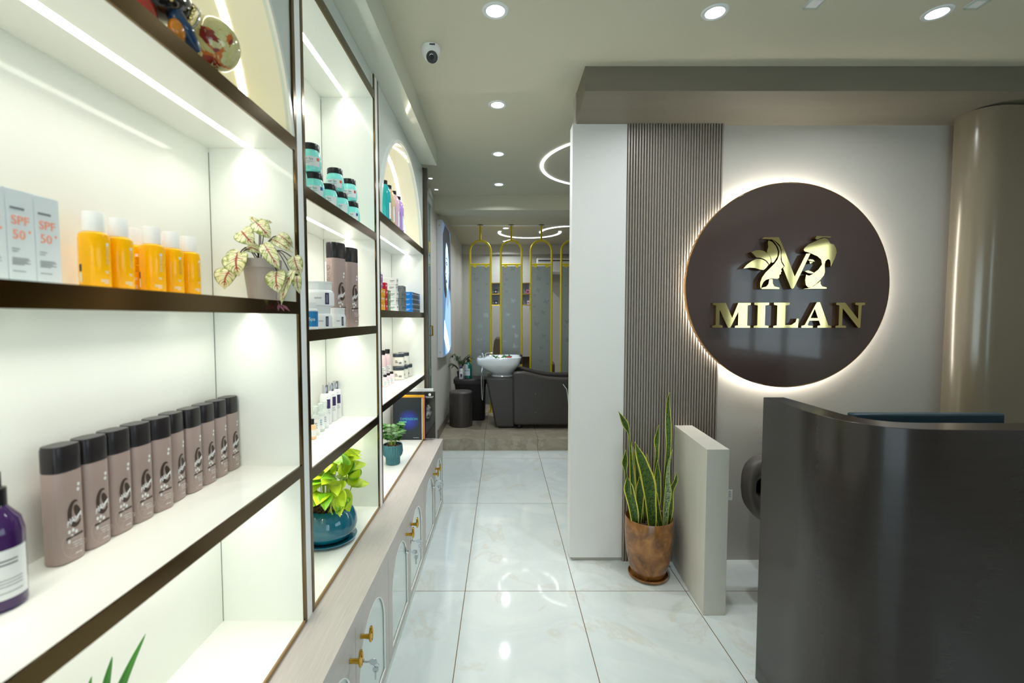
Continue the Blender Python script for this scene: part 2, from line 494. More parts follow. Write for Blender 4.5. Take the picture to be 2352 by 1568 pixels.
def shelf_unit(label, y0, y1, shelves, arch, top):
    """shelves: (top z, thickness); y0,y1 outer faces of the sides"""
    t = thing('display_shelf', label, 'shelf', (0, y0, .525))
    Z0 = .525
    W = y1 - y0
    def bl(m_, *a):       # boxes given in world z, local y
        return m_.box(a[0], a[1], a[2], a[3], a[4] - Z0, a[5] - Z0)
    bl(MB(), XB - .012, XB, .0, W, Z0, top).build('back_panel', M_unit, t, smooth=0)
    for s in (0, 1):
        ya, yb = (0, .018) if s == 0 else (W - .018, W)
        p = bl(MB(), XB, XF, ya, yb, Z0, top).build('side_panel', M_unit, t, smooth=0)
        yc, yd = (0, .016) if s == 0 else (W - .0155, W)
        bl(MB(), XF, XF + .006, yc, yd, Z0, top).build('edge_trim', M_bronze, p, smooth=0)
    bl(MB(), XB, XF, .018, W - .018, Z0, .538).build('bottom_panel', M_unit, t, smooth=0)
    bl(MB(), XF, XF + .006, .016, W - .0155, Z0, .538).build('bottom_trim', mat('tan_edge_trim', (150, 118, 74), .35), t, smooth=0)
    bl(MB(), XB, XB + .0012, W - .0195, W - .0181, .538, shelves[0][0] - .046).build('shadow_gap_strip', mat('gap_shadow_grey', (112, 114, 108), .6), t, smooth=0)  # thin grey strip painting the shadow of the narrow back corner gap
    for zt, th in shelves:
        s = bl(MB(), XB, XF, .018, W - .018, zt - th + .006, zt).build('shelf', M_unit, t, smooth=0)
        bl(MB(), XF, XF + .006, .016, W - .0155, zt - th, zt).build('edge_trim', M_bronze, s, smooth=0)
        zl = zt - th + .0056 - Z0
        MB().add([(-.773, .022, zl), (-.751, .022, zl), (-.751, W - .022, zl), (-.773, W - .022, zl)], [(0, 3, 2, 1)]).build('led_strip', M_led, s, smooth=0)
        A = bpy.data.lights.new('strip_beam', 'AREA'); A.shape = 'RECTANGLE'; A.size = .022; A.size_y = W - .06; A.energy = 1.15 * W; A.color = (1, .975, .885); A.spread = radians(125)
        ao = bpy.data.objects.new('strip_beam', A); COL.objects.link(ao); ao.parent = s; ao.location = (-.762, W / 2, zl - .0012)
    zt = shelves[0][0]
    if arch:
        cz, r, R = 1.975, .603, .64
        cy = W / 2 - (.022 if W > 1.3 else .0)
        a = math.asin((zt - cz) / r)
        pts = arc(cy, cz - Z0, r, a, pi - a, 40)
        MB().prism(pts + [(.016, zt - Z0), (.016, top - Z0), (W - .0155, top - Z0), (W - .0155, zt - Z0)], XF - .014, XF, 'yz').build('arch_panel', mat('pale_grey_laminate', (214, 222, 216), .15, coat=.3), t, smooth=0)
        ins = arc(cy, cz - Z0, r, a, pi - a, 40)
        lin = MB(); o2 = arc(cy, cz - Z0, r + .006, a, pi - a, 40)
        lin.prism(ins + o2[::-1], XB, XF - .014, 'yz')
        lo = lin.build('arch_liner', mat('cream_niche', (240, 236, 216), .12, coat=.3), t, smooth=40)
        led = MB(); i1 = arc(cy, cz - Z0, r - .0008, a + .01, pi - a - .01, 40)
        led.add([(x_, p_, q_) for p_, q_ in i1 for x_ in (-.772, -.75)], [(2 * i, 2 * i + 1, 2 * i + 3, 2 * i + 2) for i in range(40)])
        led.build('led_strip', M_led_arch, lo, smooth=40)
        ring = MB(); r1 = arc(cy, cz - Z0, r + .002, a, pi - a, 48); r2 = arc(cy, cz - Z0, min(R, W / 2 - .028 - (.022 if W > 1.3 else 0)), a, pi - a, 48)
        ring.prism(r1 + r2[::-1], XF, XF + .008, 'yz').build('arch_trim', M_white, t, smooth=40)
    else:
        bl(MB(), XF - .014, XF - .002, .016, W - .0155, zt, top).build('fascia', mat('pale_grey_laminate', (214, 222, 216), .15, coat=.3), t, smooth=0)
    return t

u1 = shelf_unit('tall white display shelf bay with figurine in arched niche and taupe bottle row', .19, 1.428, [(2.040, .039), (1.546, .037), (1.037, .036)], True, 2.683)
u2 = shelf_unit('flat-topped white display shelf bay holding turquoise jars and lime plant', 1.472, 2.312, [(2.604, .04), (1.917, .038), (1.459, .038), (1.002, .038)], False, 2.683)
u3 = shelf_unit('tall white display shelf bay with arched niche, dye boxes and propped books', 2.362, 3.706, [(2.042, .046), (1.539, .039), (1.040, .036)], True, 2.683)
for u, yy in ((u2, -.044), (u3, -.050)):
    MB().box(XB, XF + .004, yy + .0005, -.0008, 0, 2.683 - .525).build('filler_strip', mat('bright_white_filler', (252, 252, 250), .3), u, smooth=0)
MB().box(XB, -.598, 1.3445, 1.376, -.0, 2.684 - .525).build('end_panel', M_bronze_d, u3, smooth=0)

# boxed bulkhead over the shelves
struct(MB().prism([(-.95, CZ), (-.508, CZ), (-.508, 2.675), (-.63, 2.685), (-.95, 2.685)], -.3, 3.62, 'xz').build('bulkhead', M_bulk, smooth=0), 'glossy cream boxed bulkhead above the display shelves', 'bulkhead')

# counter and base cabinets
ct = tag(MB().box(-.90, -.48, .15, 3.665, .487, .5248).build('countertop', M_counter, bevel=.001), 'long pale wood grain countertop under the display shelves', 'countertop')
def knob_parts(door, y, sgn):
    mbk = MB()
    mbk.lathe([(0, 0), (.008, 0), (.007, .012), (.009, .03), (.0105, .036), (0, .036)], 16)
    mbk.xform(Matrix.Translation((-.481, y, .415)) @ Matrix.Rotation(pi / 2, 4, 'Y'))
    rp = [(-.447, y + .013 * cos(2 * pi * k / 20), .424 + .024 * sin(2 * pi * k / 20)) for k in range(20)]
    mbk.tube(rp, .0042, 8, closed=True)
    mbk.build('knob', M_brass, door)
    lk = MB().lathe([(0, 0), (.011, 0), (.011, .006), (.006, .010), (0, .010)], 16)
    lk.xform(Matrix.Translation((-.481, y, .325)) @ Matrix.Rotation(pi / 2, 4, 'Y'))
    lo = lk.build('lock', M_chrome, door)
    ky = MB().box(-.471, -.452, y - .001, y + .001, .322, .328)
    ky.lathe([(0, -.0012), (.014, -.0012), (.014, .0012), (0, .0012)], 16)
    nb = 17
    for i in range(len(ky.v) - (16 * 2 + 2), len(ky.v)):
        x, yy, z = ky.v[i]; ky.v[i] = (-.441 + x, y + z, .325 + yy * .8)
    ky.tube([(-.43 + .008 * cos(2 * pi * k / 12), y, .312 + .009 * sin(2 * pi * k / 12)) for k in range(12)], .0009, 6, closed=True)
    ky.box(-.437, -.431, y - .001, y + .001, .262, .29)
    b0 = len(ky.v)
    ky.lathe([(0, -.0012), (.011, -.0012), (.011, .0012), (0, .0012)], 14)
    for i in range(b0, len(ky.v)):
        x, yy, z = ky.v[i]; ky.v[i] = (-.434 + x, y + z + .002, .297 + yy)
    ky.build('key', M_chrome, lo)

def base_unit(label, ya, ym, yb, body0=None):
    t = thing('base_cabinet', label, 'cabinet', (0, 0, 0), 0, 'base cabinets under the countertop')
    MB().box(-.88, -.502, body0 if body0 is not None else ya, yb, .0, .486).build('body', M_counter, t, smooth=0)
    MB().box(-.502, -.478, body0 if body0 is not None else ya, yb, .0, .018).build('plinth_strip', mat('pale_plinth', (206, 214, 208), .3), t, smooth=0)
    for k, (a, b) in enumerate(((ya, ym), (ym, yb))):
        a, b = a + .0015, b - .0015
        c = (a + b) / 2 + (.016 if k == 0 else -.012)
        r = min(.168, (b - a) / 2 - .045)
        zc = .433 - r
        z0, z1, zb = .022, .484, .05
        poly = [(c + r, zb), (b, zb), (b, z1), (a, z1), (a, zb), (c - r, zb)] + arc(c, zc, r, pi, 0, 30)
        d = MB().prism(poly, -.501, -.482, 'yz').box(-.501, -.482, a, b, z0, zb).build('door', M_counter, t, smooth=0)
        ar = arc(c, zc, r, pi, 0, 30)
        MB().prism([(c - r, zb)] + ar + [(c + r, zb)], -.499, -.489, 'yz').build('glass_panel', M_frost, d, smooth=0)
        tr = MB().tube([(-.484, p, q) for p, q in [(c - r + .003, zb + .003)] + arc(c, zc, r - .003, pi, 0, 30) + [(c + r - .003, zb + .003)]], .0035, 6, closed=True)
        tr.build('glass_bead', M_white, d)
        knob_parts(d, b - .055 if k == 0 else a + .055, 1)
    return t
base_unit('pale base cabinet under the figurine shelf bay, nearest of three', 1.015, 1.454, 1.888, body0=.15)
base_unit('pale base cabinet under the lime plant shelf, middle of three', 1.888, 2.305, 2.764)
base_unit('pale base cabinet under the propped books, farthest of three', 2.764, 3.195, 3.655)

# ------------------------------------------------------------------ ceiling lights
def downlight(label, x, y, first=[None], power=3.4):
    loc = (x, y, CZ)
    if first[0] is None:
        t = thing('ceiling_light', label, 'light', loc, 0, 'recessed ceiling lights')
        MB().lathe([(.040, -.0005), (.040, -.004), (.052, -.005), (.057, -.0005)], 40).build('bezel', mat('light_bezel', (225, 228, 228), .35), t)
        MB().lathe([(0, -.0015), (.0405, -.0015)], 40).build('diffuser', M_lamp, t)
        first[0] = t
    else:
        t = dup(first[0], loc, 0, label, 'recessed ceiling lights')
    L = bpy.data.lights.new('downlight', 'AREA'); L.shape = 'DISK'; L.size = .08; L.energy = power; L.color = (.90, .97, 1.0); L.spread = radians(150)
    o = bpy.data.objects.new('lamp', L); COL.objects.link(o); o.parent = t; o.location = (0, 0, -.006)
    return t
downlight('round recessed ceiling light beside the white dome camera', -.03, 2.05)
downlight('round recessed ceiling light above the reception desk, between two others in its row', .921, 2.06)
downlight('round recessed ceiling light near the rounded column', 1.888, 2.065)
downlight('round recessed ceiling light, second along the aisle from the dome camera', -.03, 2.924)
downlight('round recessed ceiling light, third along the aisle, before the light ring', -.032, 3.78)
downlight('round recessed ceiling light close in front of the ceiling beam', -.035, 4.626)
downlight('round recessed ceiling light just behind the ceiling beam', .03, 5.75, power=5.5)
downlight('round recessed ceiling light just behind the gold frames', .05, 6.85, power=5.5)
downlight('round recessed ceiling light near the back wall', .05, 8.0, power=5.5)

for nm, x, y in (('one beside the column light', 1.996, 2.0), ('one nearer the desk light', 1.31, 2.0)):
    t = thing('glass_ceiling_spotlight', 'small square clear glass ceiling spotlight, ' + nm, 'light', (x, y, CZ), 0, 'square glass spotlights')
    MB().box(-.03, .03, -.03, .03, -.004, -.0005).build('base_plate', M_plw, t, smooth=0)
    mb = MB()
    for a, b_2, c_, d_ in ((-.03, -.026, -.03, .03), (.026, .03, -.03, .03), (-.026, .026, -.03, -.026), (-.026, .026, .026, .03)):
        mb.box(a, b_2, c_, d_, -.012, -.004)
    mb.build('glass_shade', M_pane, t, smooth=0)
for nm, y in (('nearer the shelves', 4.42), ('nearer the beam', 4.80)):
    t = thing('ceiling_spotlight', 'tiny ceiling spotlight above the glass door, ' + nm, 'light', (-.68, y, CZ), 0, 'tiny spotlights')
    MB().lathe([(.018, -.0005), (.018, -.006), (.024, -.006), (.026, -.0005)], 20).build('bezel', M_plw, t)
    MB().lathe([(0, -.003), (.018, -.003)], 20).build('diffuser', M_lamp, t)

# LED rings
t = tag(MB().lathe([(.692, CZ - .0005), (.692, CZ - .006), (.668, CZ - .006), (.668, CZ - .0005)], 96, (1.02, 4.02)).build('ring_light', M_ring), 'large glowing LED ring on the ceiling behind the reception wall', 'light')
def flat_arc(cx, cy, r, a0, a1, w, n=48):
    P = [(cx + q * cos(a0 + (a1 - a0) * i / n), cy + q * sin(a0 + (a1 - a0) * i / n)) for q in (r - w, r + w) for i in range(n + 1)]
    return MB().prism(P[:n + 1] + P[n + 1:][::-1], CZ - .006, CZ - .0006, 'xy')
tag(flat_arc(.42, 7.2, .47, pi * 1.08, -pi * .08, .018).build('curved_light', M_ring), 'curved LED strip arching away on the ceiling behind the gold frames', 'light')
tag(flat_arc(1.05, 7.15, .46, pi * .95, pi * 2.05, .018).build('curved_light', M_ring), 'curved LED strip beside the first one, arching towards the shop', 'light')

# security camera
t = thing('security_camera', 'white dome security camera on the ceiling above the shelves', 'camera', (-.35, 2.32, CZ))
MB().lathe([(0, -.0005), (.045, -.0005), (.046, -.012), (.042, -.035), (.030, -.055), (.012, -.062), (0, -.063)], 32).build('housing', M_plw, t)
mb = MB().lathe([(0, 0), (.026, 0), (.030, .012), (.030, .05), (0, .052)], 28)
mb.xform(Matrix.Translation((.012, -.030, -.066)) @ Matrix.Rotation(radians(62), 4, 'X') @ Matrix.Rotation(pi, 4, 'X') @ Matrix.Translation((0, 0, -.03)))
mb = MB().ball((.008, -.012, -.05), .031, 24, 16)
ey = mb.build('eyeball', M_plw, t)
mb = MB().lathe([(.027, 0), (.027, .014), (.024, .018), (0, .019)], 28)
Mx = Matrix.Translation((.009, -.020, -.058)) @ Matrix.Rotation(radians(115), 4, 'X')
mb.xform(Mx).build('lens_cover', M_black, ey)
MB().lathe([(0, .0195), (.011, .0195), (.011, .0215), (0, .0215)], 20).xform(Mx).build('lens', mat('lens_glass', (10, 10, 14), .08), ey)
MB().box(.0, .026, -.0462, -.044, -.014, -.008).build('badge', M_print_k, t, smooth=0)

# ------------------------------------------------------------------ round sign
SX, SZ, SY = 1.667, 1.684, 2.70
t = thing('round_sign', 'large round brown backlit wall sign with gold emblem and gold letters', 'sign', (SX, WY, SZ))
KS = SY / 1055 * 1.0
def disc(r, y0, y1, name, m_, seg=96, par=t, **k):
    mb = MB().lathe([(0, y0), (r, y0), (r, y1), (0, y1)], seg)
    mb.v = [(x, -z, y) for x, y, z in mb.v]
    return mb.build(name, m_, par, **k)
dd = disc(.592, .05, .076, 'disc', M_sign)
mb = MB().lathe([(.5925, .048), (.5965, .048), (.5965, .077), (.5925, .077)], 96)
mb.v = [(x, -z, y) for x, y, z in mb.v]; mb.build('gold_rim', M_gold_side, dd)
mb = MB().tube([(0.572 * cos(2 * pi * k / 72), -.034, .572 * sin(2 * pi * k / 72)) for k in range(72)], .008, 8, closed=True)
mb.build('halo_strip', M_halo, t)
for a in (45, 135, 225, 315):
    MB().lathe([(0, 0), (.012, 0), (.012, .05), (0, .05)], 12).xform(Matrix.Translation((.4 * cos(radians(a)), 0, .4 * sin(radians(a)))) @ Matrix.Rotation(pi / 2, 4, 'X')).build('standoff', M_chrome, t)
YD = 2.655
def big(zx, zy):        # drawing units of the emblem -> metres on the sign face
    px, py = 1690 + zx / 9.046, 520 + zy / 9.046
    return ((px - 1154) * YD / 1055 * .9985 - SX, 1.497 + (730 - py) * YD / 1055 * 1.004 - SZ)
def word(zx, zy):
    px, py = 1560 + zx / 3.136, 400 + zy / 3.136
    return ((px - 1154) * YD / 1055 * .9985 - SX, 1.497 + (730 - py) * YD / 1055 * 1.004 - SZ)
def letter(polys, fn, name, d0=-.078, d1=-.115):
    side = MB()
    face = MB()
    for p in polys:
        q = [fn(*c) for c in p]
        side.prism(q, d0, d1, 'xz')
        face.prism(q, d1, d1 - .002, 'xz')
    o = side.build(name, M_gold_side, t, smooth=25)
    face.build('gold_face', M_gold, o, smooth=0)
    return o
mshape = [(500, 280), (545, 245), (855, 246), (1000, 560), (1205, 1050), (1430, 580), (1515, 575), (1380, 870), (1195, 1280), (1165, 1302), (1135, 1285), (960, 882), (990, 832), (930, 730), (915, 620), (918, 510), (880, 410), (800, 335), (715, 292), (640, 290), (570, 282)]
face_l = [(868, 545), (905, 505), (902, 700), (925, 768), (972, 838), (960, 858), (930, 880), (918, 908), (936, 936), (912, 962), (920, 990), (884, 1018), (884, 1072), (850, 1095), (760, 1088), (680, 1094), (612, 1115), (560, 1160), (528, 1230), (511, 1302), (496, 1250), (494, 1170), (530, 1065), (600, 965), (700, 865), (780, 782), (842, 692), (866, 610)]
pet_a = [(290, 550), (380, 515), (470, 507), (560, 530), (640, 582), (690, 660), (704, 745), (672, 800), (630, 740), (580, 700), (490, 664), (400, 660), (350, 600)]
pet_b = [(140, 884), (200, 812), (300, 735), (400, 685), (500, 690), (590, 730), (655, 806), (600, 880), (555, 912), (480, 905), (380, 872), (270, 864)]
pet_c = [(640, 312), (720, 342), (800, 432), (843, 540), (832, 640), (762, 755), (722, 765), (702, 660), (612, 548), (640, 440), (628, 360)]
band = [(715, 300), (790, 350), (865, 430), (905, 520), (868, 540), (835, 440), (770, 350)]
foot_l = [(680, 1104), (750, 1104), (755, 1190), (790, 1250), (895, 1275), (895, 1303), (525, 1303), (530, 1276), (620, 1255), (665, 1200)]
hair_r = [(1372, 500), (1390, 465), (1470, 390), (1690, 292), (1780, 262), (1860, 282), (1918, 372), (1990, 392), (2040, 470), (2055, 560), (2020, 680), (1942, 850), (1936, 760), (1922, 708), (1880, 690), (1832, 730), (1816, 800), (1826, 960), (1808, 1022), (1740, 1110), (1650, 1200), (1560, 1258), (1490, 1268), (1442, 1222), (1424, 1120), (1440, 1010), (1500, 1032), (1572, 1000), (1600, 972), (1685, 910), (1762, 800), (1740, 700), (1660, 632), (1590, 604), (1520, 570), (1440, 545), (1395, 535)]
top_r = [(1600, 272), (1632, 218), (1925, 230), (1925, 255), (1760, 247), (1690, 272), (1640, 290)]
eye = [(1465, 712), (1520, 695), (1572, 702), (1610, 740), (1560, 736), (1500, 726)]
eye2 = [(1500, 745), (1575, 750), (1515, 786)]
lip = [(1410, 940), (1480, 922), (1540, 942), (1600, 970), (1560, 986), (1480, 976)]
foot_r = [(1740, 1140), (1745, 1200), (1782, 1250), (1875, 1270), (1875, 1296), (1390, 1300), (1480, 1288), (1600, 1245), (1700, 1175)]
letter([mshape, foot_l, foot_r, top_r], big, 'emblem_letter')
letter([face_l, pet_a, pet_b, pet_c, band], big, 'emblem_woman')
letter([hair_r, eye, eye2, lip], big, 'emblem_head')
Lm = [(247, 927), (342, 927), (390, 1035), (432, 927), (522, 927), (522, 940), (500, 945), (500, 1090), (522, 1092), (522, 1105), (412, 1105), (412, 1092), (434, 1088), (434, 990), (378, 1105), (362, 1105), (298, 975), (298, 1085), (322, 1090), (322, 1105), (247, 1105), (247, 1090), (272, 1085), (272, 945), (247, 940)]
Li = [(548, 925), (655, 925), (655, 940), (628, 945), (628, 1088), (655, 1092), (655, 1105), (548, 1105), (548, 1092), (573, 1088), (573, 945), (548, 940)]
Ll = [(690, 925), (803, 925), (803, 940), (775, 945), (775, 1085), (820, 1085), (850, 1065), (858, 1040), (872, 1040), (868, 1105), (690, 1105), (690, 1092), (715, 1088), (715, 945), (690, 940)]
La = [[(1000, 922), (1022, 922), (1088, 1088), (1110, 1092), (1110, 1105), (1010, 1105), (1010, 1092), (1032, 1088), (1019, 1054), (985.5, 1054), (985.5, 1036), (1012, 1036), (986, 968), (957, 1036), (984.5, 1036), (984.5, 1054), (950, 1054), (938, 1084), (945, 1090), (975, 1092), (975, 1105), (893, 1105), (893, 1092), (917, 1086), (990, 940)]]
Ln = [(1140, 925), (1205, 925), (1302, 1042), (1302, 945), (1278, 940), (1278, 925), (1348, 925), (1348, 940), (1325, 945), (1320, 1105), (1305, 1105), (1188, 965), (1188, 1088), (1217, 1092), (1217, 1105), (1140, 1105), (1140, 1092), (1163, 1088), (1163, 945), (1140, 940)]
for p in ([Lm], [Li], [Ll], La, [Ln]): letter(p, word, 'letter', -.078, -.105)

# sticker on the wall
t = thing('wall_sticker', 'small white printed sticker low on the wall beside the divider', 'sticker', (1.401, WY, .41))
MB().box(-.014, .014, -.0012, -.0002, -.033, .033).build('paper', M_plw, t, smooth=0)
mb = MB()
for i in range(6): mb.box(-.009, .002 + .006 * (i % 2), -.0018, -.0012, .024 - i * .007, .026 - i * .007)
mb.build('print', M_print_g, t, smooth=0)

# ------------------------------------------------------------------ divider, desk, chair, monitor
tag(MB().prism([(1.012, 2.242), (1.124, 2.242), (1.150, WY - .021), (1.042, WY - .021)], .0005, .848, 'xy').build('low_divider', M_divide, bevel=.0012), 'low grey laminate divider wall beside the snake plant', 'divider')

ZT = 1.178
outer = [(1.052, 1.838), (1.048, 1.678), (1.042, 1.561), (1.047, 1.483), (1.065, 1.410), (1.102, 1.354), (1.156, 1.319), (1.229, 1.301), (1.336, 1.295), (1.561, 1.294), (2.500, 1.294)]
inner = [(1.134, 1.838), (1.134, 1.678), (1.132, 1.561), (1.136, 1.493), (1.156, 1.439), (1.190, 1.406), (1.239, 1.391), (1.336, 1.386), (1.561, 1.384), (2.500, 1.384)]
def smooth_path(p, n=6):
    out = []
    for i in range(len(p) - 1):
        p0 = p[max(i - 1, 0)]; p1 = p[i]; p2 = p[i + 1]; p3 = p[min(i + 2, len(p) - 1)]
        for k in range(n):
            s = k / n
            out.append(tuple(.5 * (2 * p1[c] + (p2[c] - p0[c]) * s + (2 * p0[c] - 5 * p1[c] + 4 * p2[c] - p3[c]) * s * s + (3 * p1[c] - p0[c] - 3 * p2[c] + p3[c]) * s ** 3) for c in range(2)))
    return out + [p[-1]]
t = thing('reception_desk', 'glossy dark bronze reception desk with a curved front corner', 'desk', (1.08, 1.33, 0))
def loc(p): return [(x - 1.08, y - 1.33) for x, y in p]
po, pi_ = smooth_path(outer), smooth_path(inner)
MB().prism(loc(po) + loc(pi_)[::-1], .0005, ZT, 'xy').build('front_panel', M_desk, t, smooth=30, bevel=.0015)
wt = MB().prism(loc([(1.17, 1.83), (1.17, 1.52), (1.21, 1.45), (1.30, 1.405), (2.5, 1.405), (2.5, 1.93), (1.7, 1.93), (1.7, 1.83)]), .72, .75, 'xy')
wt.build('worktop', M_desk, t, smooth=30)
MB().box(1.36, 1.42, .12, .55, .0005, .72).build('end_support', M_desk, t, smooth=0)

t = thing('computer_monitor', 'dark teal monitor back showing just above the reception desk', 'monitor', (1.58, 1.70, .7505))
MB().box(-.279, .279, -.02, .02, .06, .392).build('housing', mat('dark_teal_plastic', (40, 62, 76), .4), t, bevel=.006)
MB().box(-.265, .265, .0205, .0215, .075, .38).build('screen', mat('dark_screen', (12, 14, 18), .12), t, smooth=0)
MB().box(-.03, .03, -.04, -.02, .005, .2).build('neck', M_black, t, bevel=.003)
MB().box(-.12, .12, -.09, .06, 0, .008).build('stand_base', M_black, t, bevel=.003)

t = thing('desk_chair', 'brown grey leather chair with looped armrest behind the reception desk', 'chair', (1.60, 2.33, 0))
def sup(cx, cz, a, b, n, e=3.0):
    out = []
    for k in range(n):
        w = 2 * pi * k / n
        c_, s_ = cos(w), sin(w)
        out.append((cx + a * math.copysign(abs(c_) ** (2 / e), c_), cz + b * math.copysign(abs(s_) ** (2 / e), s_)))
    return out
def padloop(x0, name):
    # upholstered arm loop in the xz plane seen from the shop, with a slot
    mb = MB()
    nn, mm = 40, 12
    vs = []
    for i in range(nn):
        w = 2 * pi * i / nn
        ox, oz = sup(0, 0, .178, .182, nn, 3.2)[i]
        oz = oz - .0
        if oz < 0: ox *= 1 - .34 * (-oz / .182) ** 2
        ix, iz = sup(-.042, .02, .086, .047, nn, 3.2)[i]
        for j in range(mm):
            a = 2 * pi * j / mm
            f = .5 + .5 * cos(a)
            f = .5 + .5 * math.copysign(abs(cos(a)) ** .7, cos(a))
            d = .05 * math.copysign(abs(sin(a)) ** .7, sin(a))
            vs.append((x0 + ix + (ox - ix) * f, d, .615 + iz + (oz - iz) * f))
    fs = []
    for i in range(nn):
        for j in range(mm):
            fs.append((i * mm + j, ((i + 1) % nn) * mm + j, ((i + 1) % nn) * mm + (j + 1) % mm, i * mm + (j + 1) % mm))
    return mb.add(vs, fs).build(name, M_leather, t, smooth=60)
padloop(-.178, 'armrest')
a2 = padloop(.44, 'armrest')
MB().box(-.31, -.20, .025, .045, .53, .71).build('slot_lining', M_black, t, bevel=.004)
MB().box(-.02, .42, -.05, .40, .38, .49).build('seat', M_leather_k, t, bevel=.03)
MB().box(-.02, .42, .30, .40, .47, .86).build('backrest', M_leather_k, t, bevel=.04)
MB().lathe([(0, .06), (.03, .06), (.03, .38), (0, .38)], 16, (.2, .17)).build('gas_column', M_chrome, t)
mb = MB()
for k in range(5):
    a = 2 * pi * k / 5 + .3
    mb.tube([(.2, .17, .08), (.2 + .24 * cos(a), .17 + .24 * sin(a), .055)], [.022, .014], 8)
    mb.ball((.2 + .24 * cos(a), .17 + .24 * sin(a), .027), .026, 10, 8)
mb.build('star_base', M_black, t)

# ------------------------------------------------------------------ products on the shelves
def patch(mb, R, p0, p1, z0, z1, n=8, sx=1., sy=1., pw=2.):
    vs, fs = [], []
    e = 2. / pw
    for i in range(n + 1):
        a = radians(p0 + (p1 - p0) * i / n)
        c_, s_ = cos(a), sin(a)
        x = R * sx * math.copysign(abs(c_) ** e, c_); y = R * sy * math.copysign(abs(s_) ** e, s_)
        vs += [(x, y, z0), (x, y, z1)]
    fs = [(2 * i, 2 * i + 2, 2 * i + 3, 2 * i + 1) for i in range(n)]
    return mb.add(vs, fs)

ORD = ['first', 'second', 'third', 'fourth', 'fifth', 'sixth', 'seventh', 'eighth', 'ninth', 'tenth', 'eleventh', 'twelfth']
EPS = .0006
zB, zC, zD = 1.546, 1.037, .538
zF, zG, zH = 1.917, 1.459, 1.002
zF3, zG3, zH3 = 2.042, 1.539, 1.040

# sunscreen cartons
M_spf = mat('pale_blue_carton', (226, 234, 240), .4)
M_orange_print = mat('orange_print', (250, 160, 130), .5)
def spf(t):
    b = MB().box(-.036, 0, -.0216, .0216, 0, .158).build('carton', M_spf, t, bevel=.0006)
    R, U = (0, 1, 0), (0, 0, 1)
    mb = MB().text('SPF', .0205, (.0004, -.001, .108), R, U).text('50', .021, (.0004, -.004, .085), R, U)
    mb.lathe([(0, 0), (.0022, 0)], 12)
    for i in range(len(mb.v) - 13, len(mb.v)):
        x, y, z = mb.v[i]; mb.v[i] = (.0006, .013 + x, .092 + y)
    mb.build('orange_print', M_orange_print, b, smooth=0)
    mb = MB()
    mb.box(.0001, .0005, -.016, .006, .126, .1295)
    for i, (w, z) in enumerate(((.012, .062), (.009, .058), (.026, .047), (.028, .0445), (.022, .042), (.028, .0395), (.018, .037), (.020, .026))):
        mb.box(.0001, .0005, -.016, -.016 + w, z, z + .0011)
    mb.build('grey_lettering', M_print_g, b, smooth=0)
cart = [('sunscreen carton cut by the picture edge, farthest from the yellow bottles', .7150), ('sunscreen carton in the middle of the three', .7595), ('sunscreen carton closest to the yellow bottles', .8040)]
first = None
for lb, y in cart:
    lc = (-.787, y, zB + EPS)
    if first is None:
        first = thing('sunscreen_carton', 'white SPF 50 ' + lb, 'box', lc, 0, 'sunscreen cartons'); spf(first)
    else: dup(first, lc, 0, 'white SPF 50 ' + lb)

# yellow oil bottles
M_oil = mat('amber_oil', (255, 186, 0), .16, spec=.4)
def oil(t):
    b = MB().lathe([(0, 0), (.023, 0), (.0248, .003), (.0248, .106), (.0234, .114), (.017, .1185), (0, .119)], 28).build('bottle', M_oil, t)
    MB().lathe([(.0172, .1185), (.0172, .155), (.0163, .157), (0, .1575)], 28).build('cap', M_plw, t)
    mb = MB().text('BIOLAGE', .0085, (0, 0, 0), (1, 0, 0), (0, 1, 0))
    vs = [(0.0249 * cos(y / .0249 + radians(2)), .0249 * sin(y / .0249 + radians(2)), .072 - x) for x, y, z in mb.v]
    mb.v = vs
    for i, (w, z) in enumerate(((16, .041), (13, .038), (34, .024), (34, .021), (20, .018))): patch(mb, .0249, -w + 4, 4, z, z + .0013, 4)
    patch(mb, .0249, -4, 10, .096 - .005, .096 + .001, 4)
    mb.build('white_print', M_print_w, b, smooth=0)
    mb = MB(); patch(mb, .0249, -116, -100, .04, .054, 4); mb.build('black_label', M_print_k, b)
    mb = MB(); patch(mb, .0249, -116, -100, .02, .038, 4); mb.build('barcode_label', mat('cream_label', (238, 226, 190), .5), b)
first = None
rows = [(-.804, .913, 0), (-.804, .971, 0), (-.804, 1.063, -16), (-.804, 1.124, -14), (-.804, 1.187, 0), (-.858, 1.076, -40), (-.858, 1.150, 0)]
for k, (x, y, rz) in enumerate(rows):
    lb = f'yellow oil bottle with white cap, {ORD[k]} in the front row from the cartons' if k < 5 else ('yellow oil bottle with white cap, behind, between second and third of the front row' if k == 5 else 'yellow oil bottle with white cap, behind, mostly hidden by the fourth of the front row')
    lc = (x, y, zB + EPS)
    if first is None:
        first = thing('oil_bottle', lb, 'bottle', lc, 0, 'yellow oil bottles'); oil(first)
    else: dup(first, lc, radians(rz), lb)

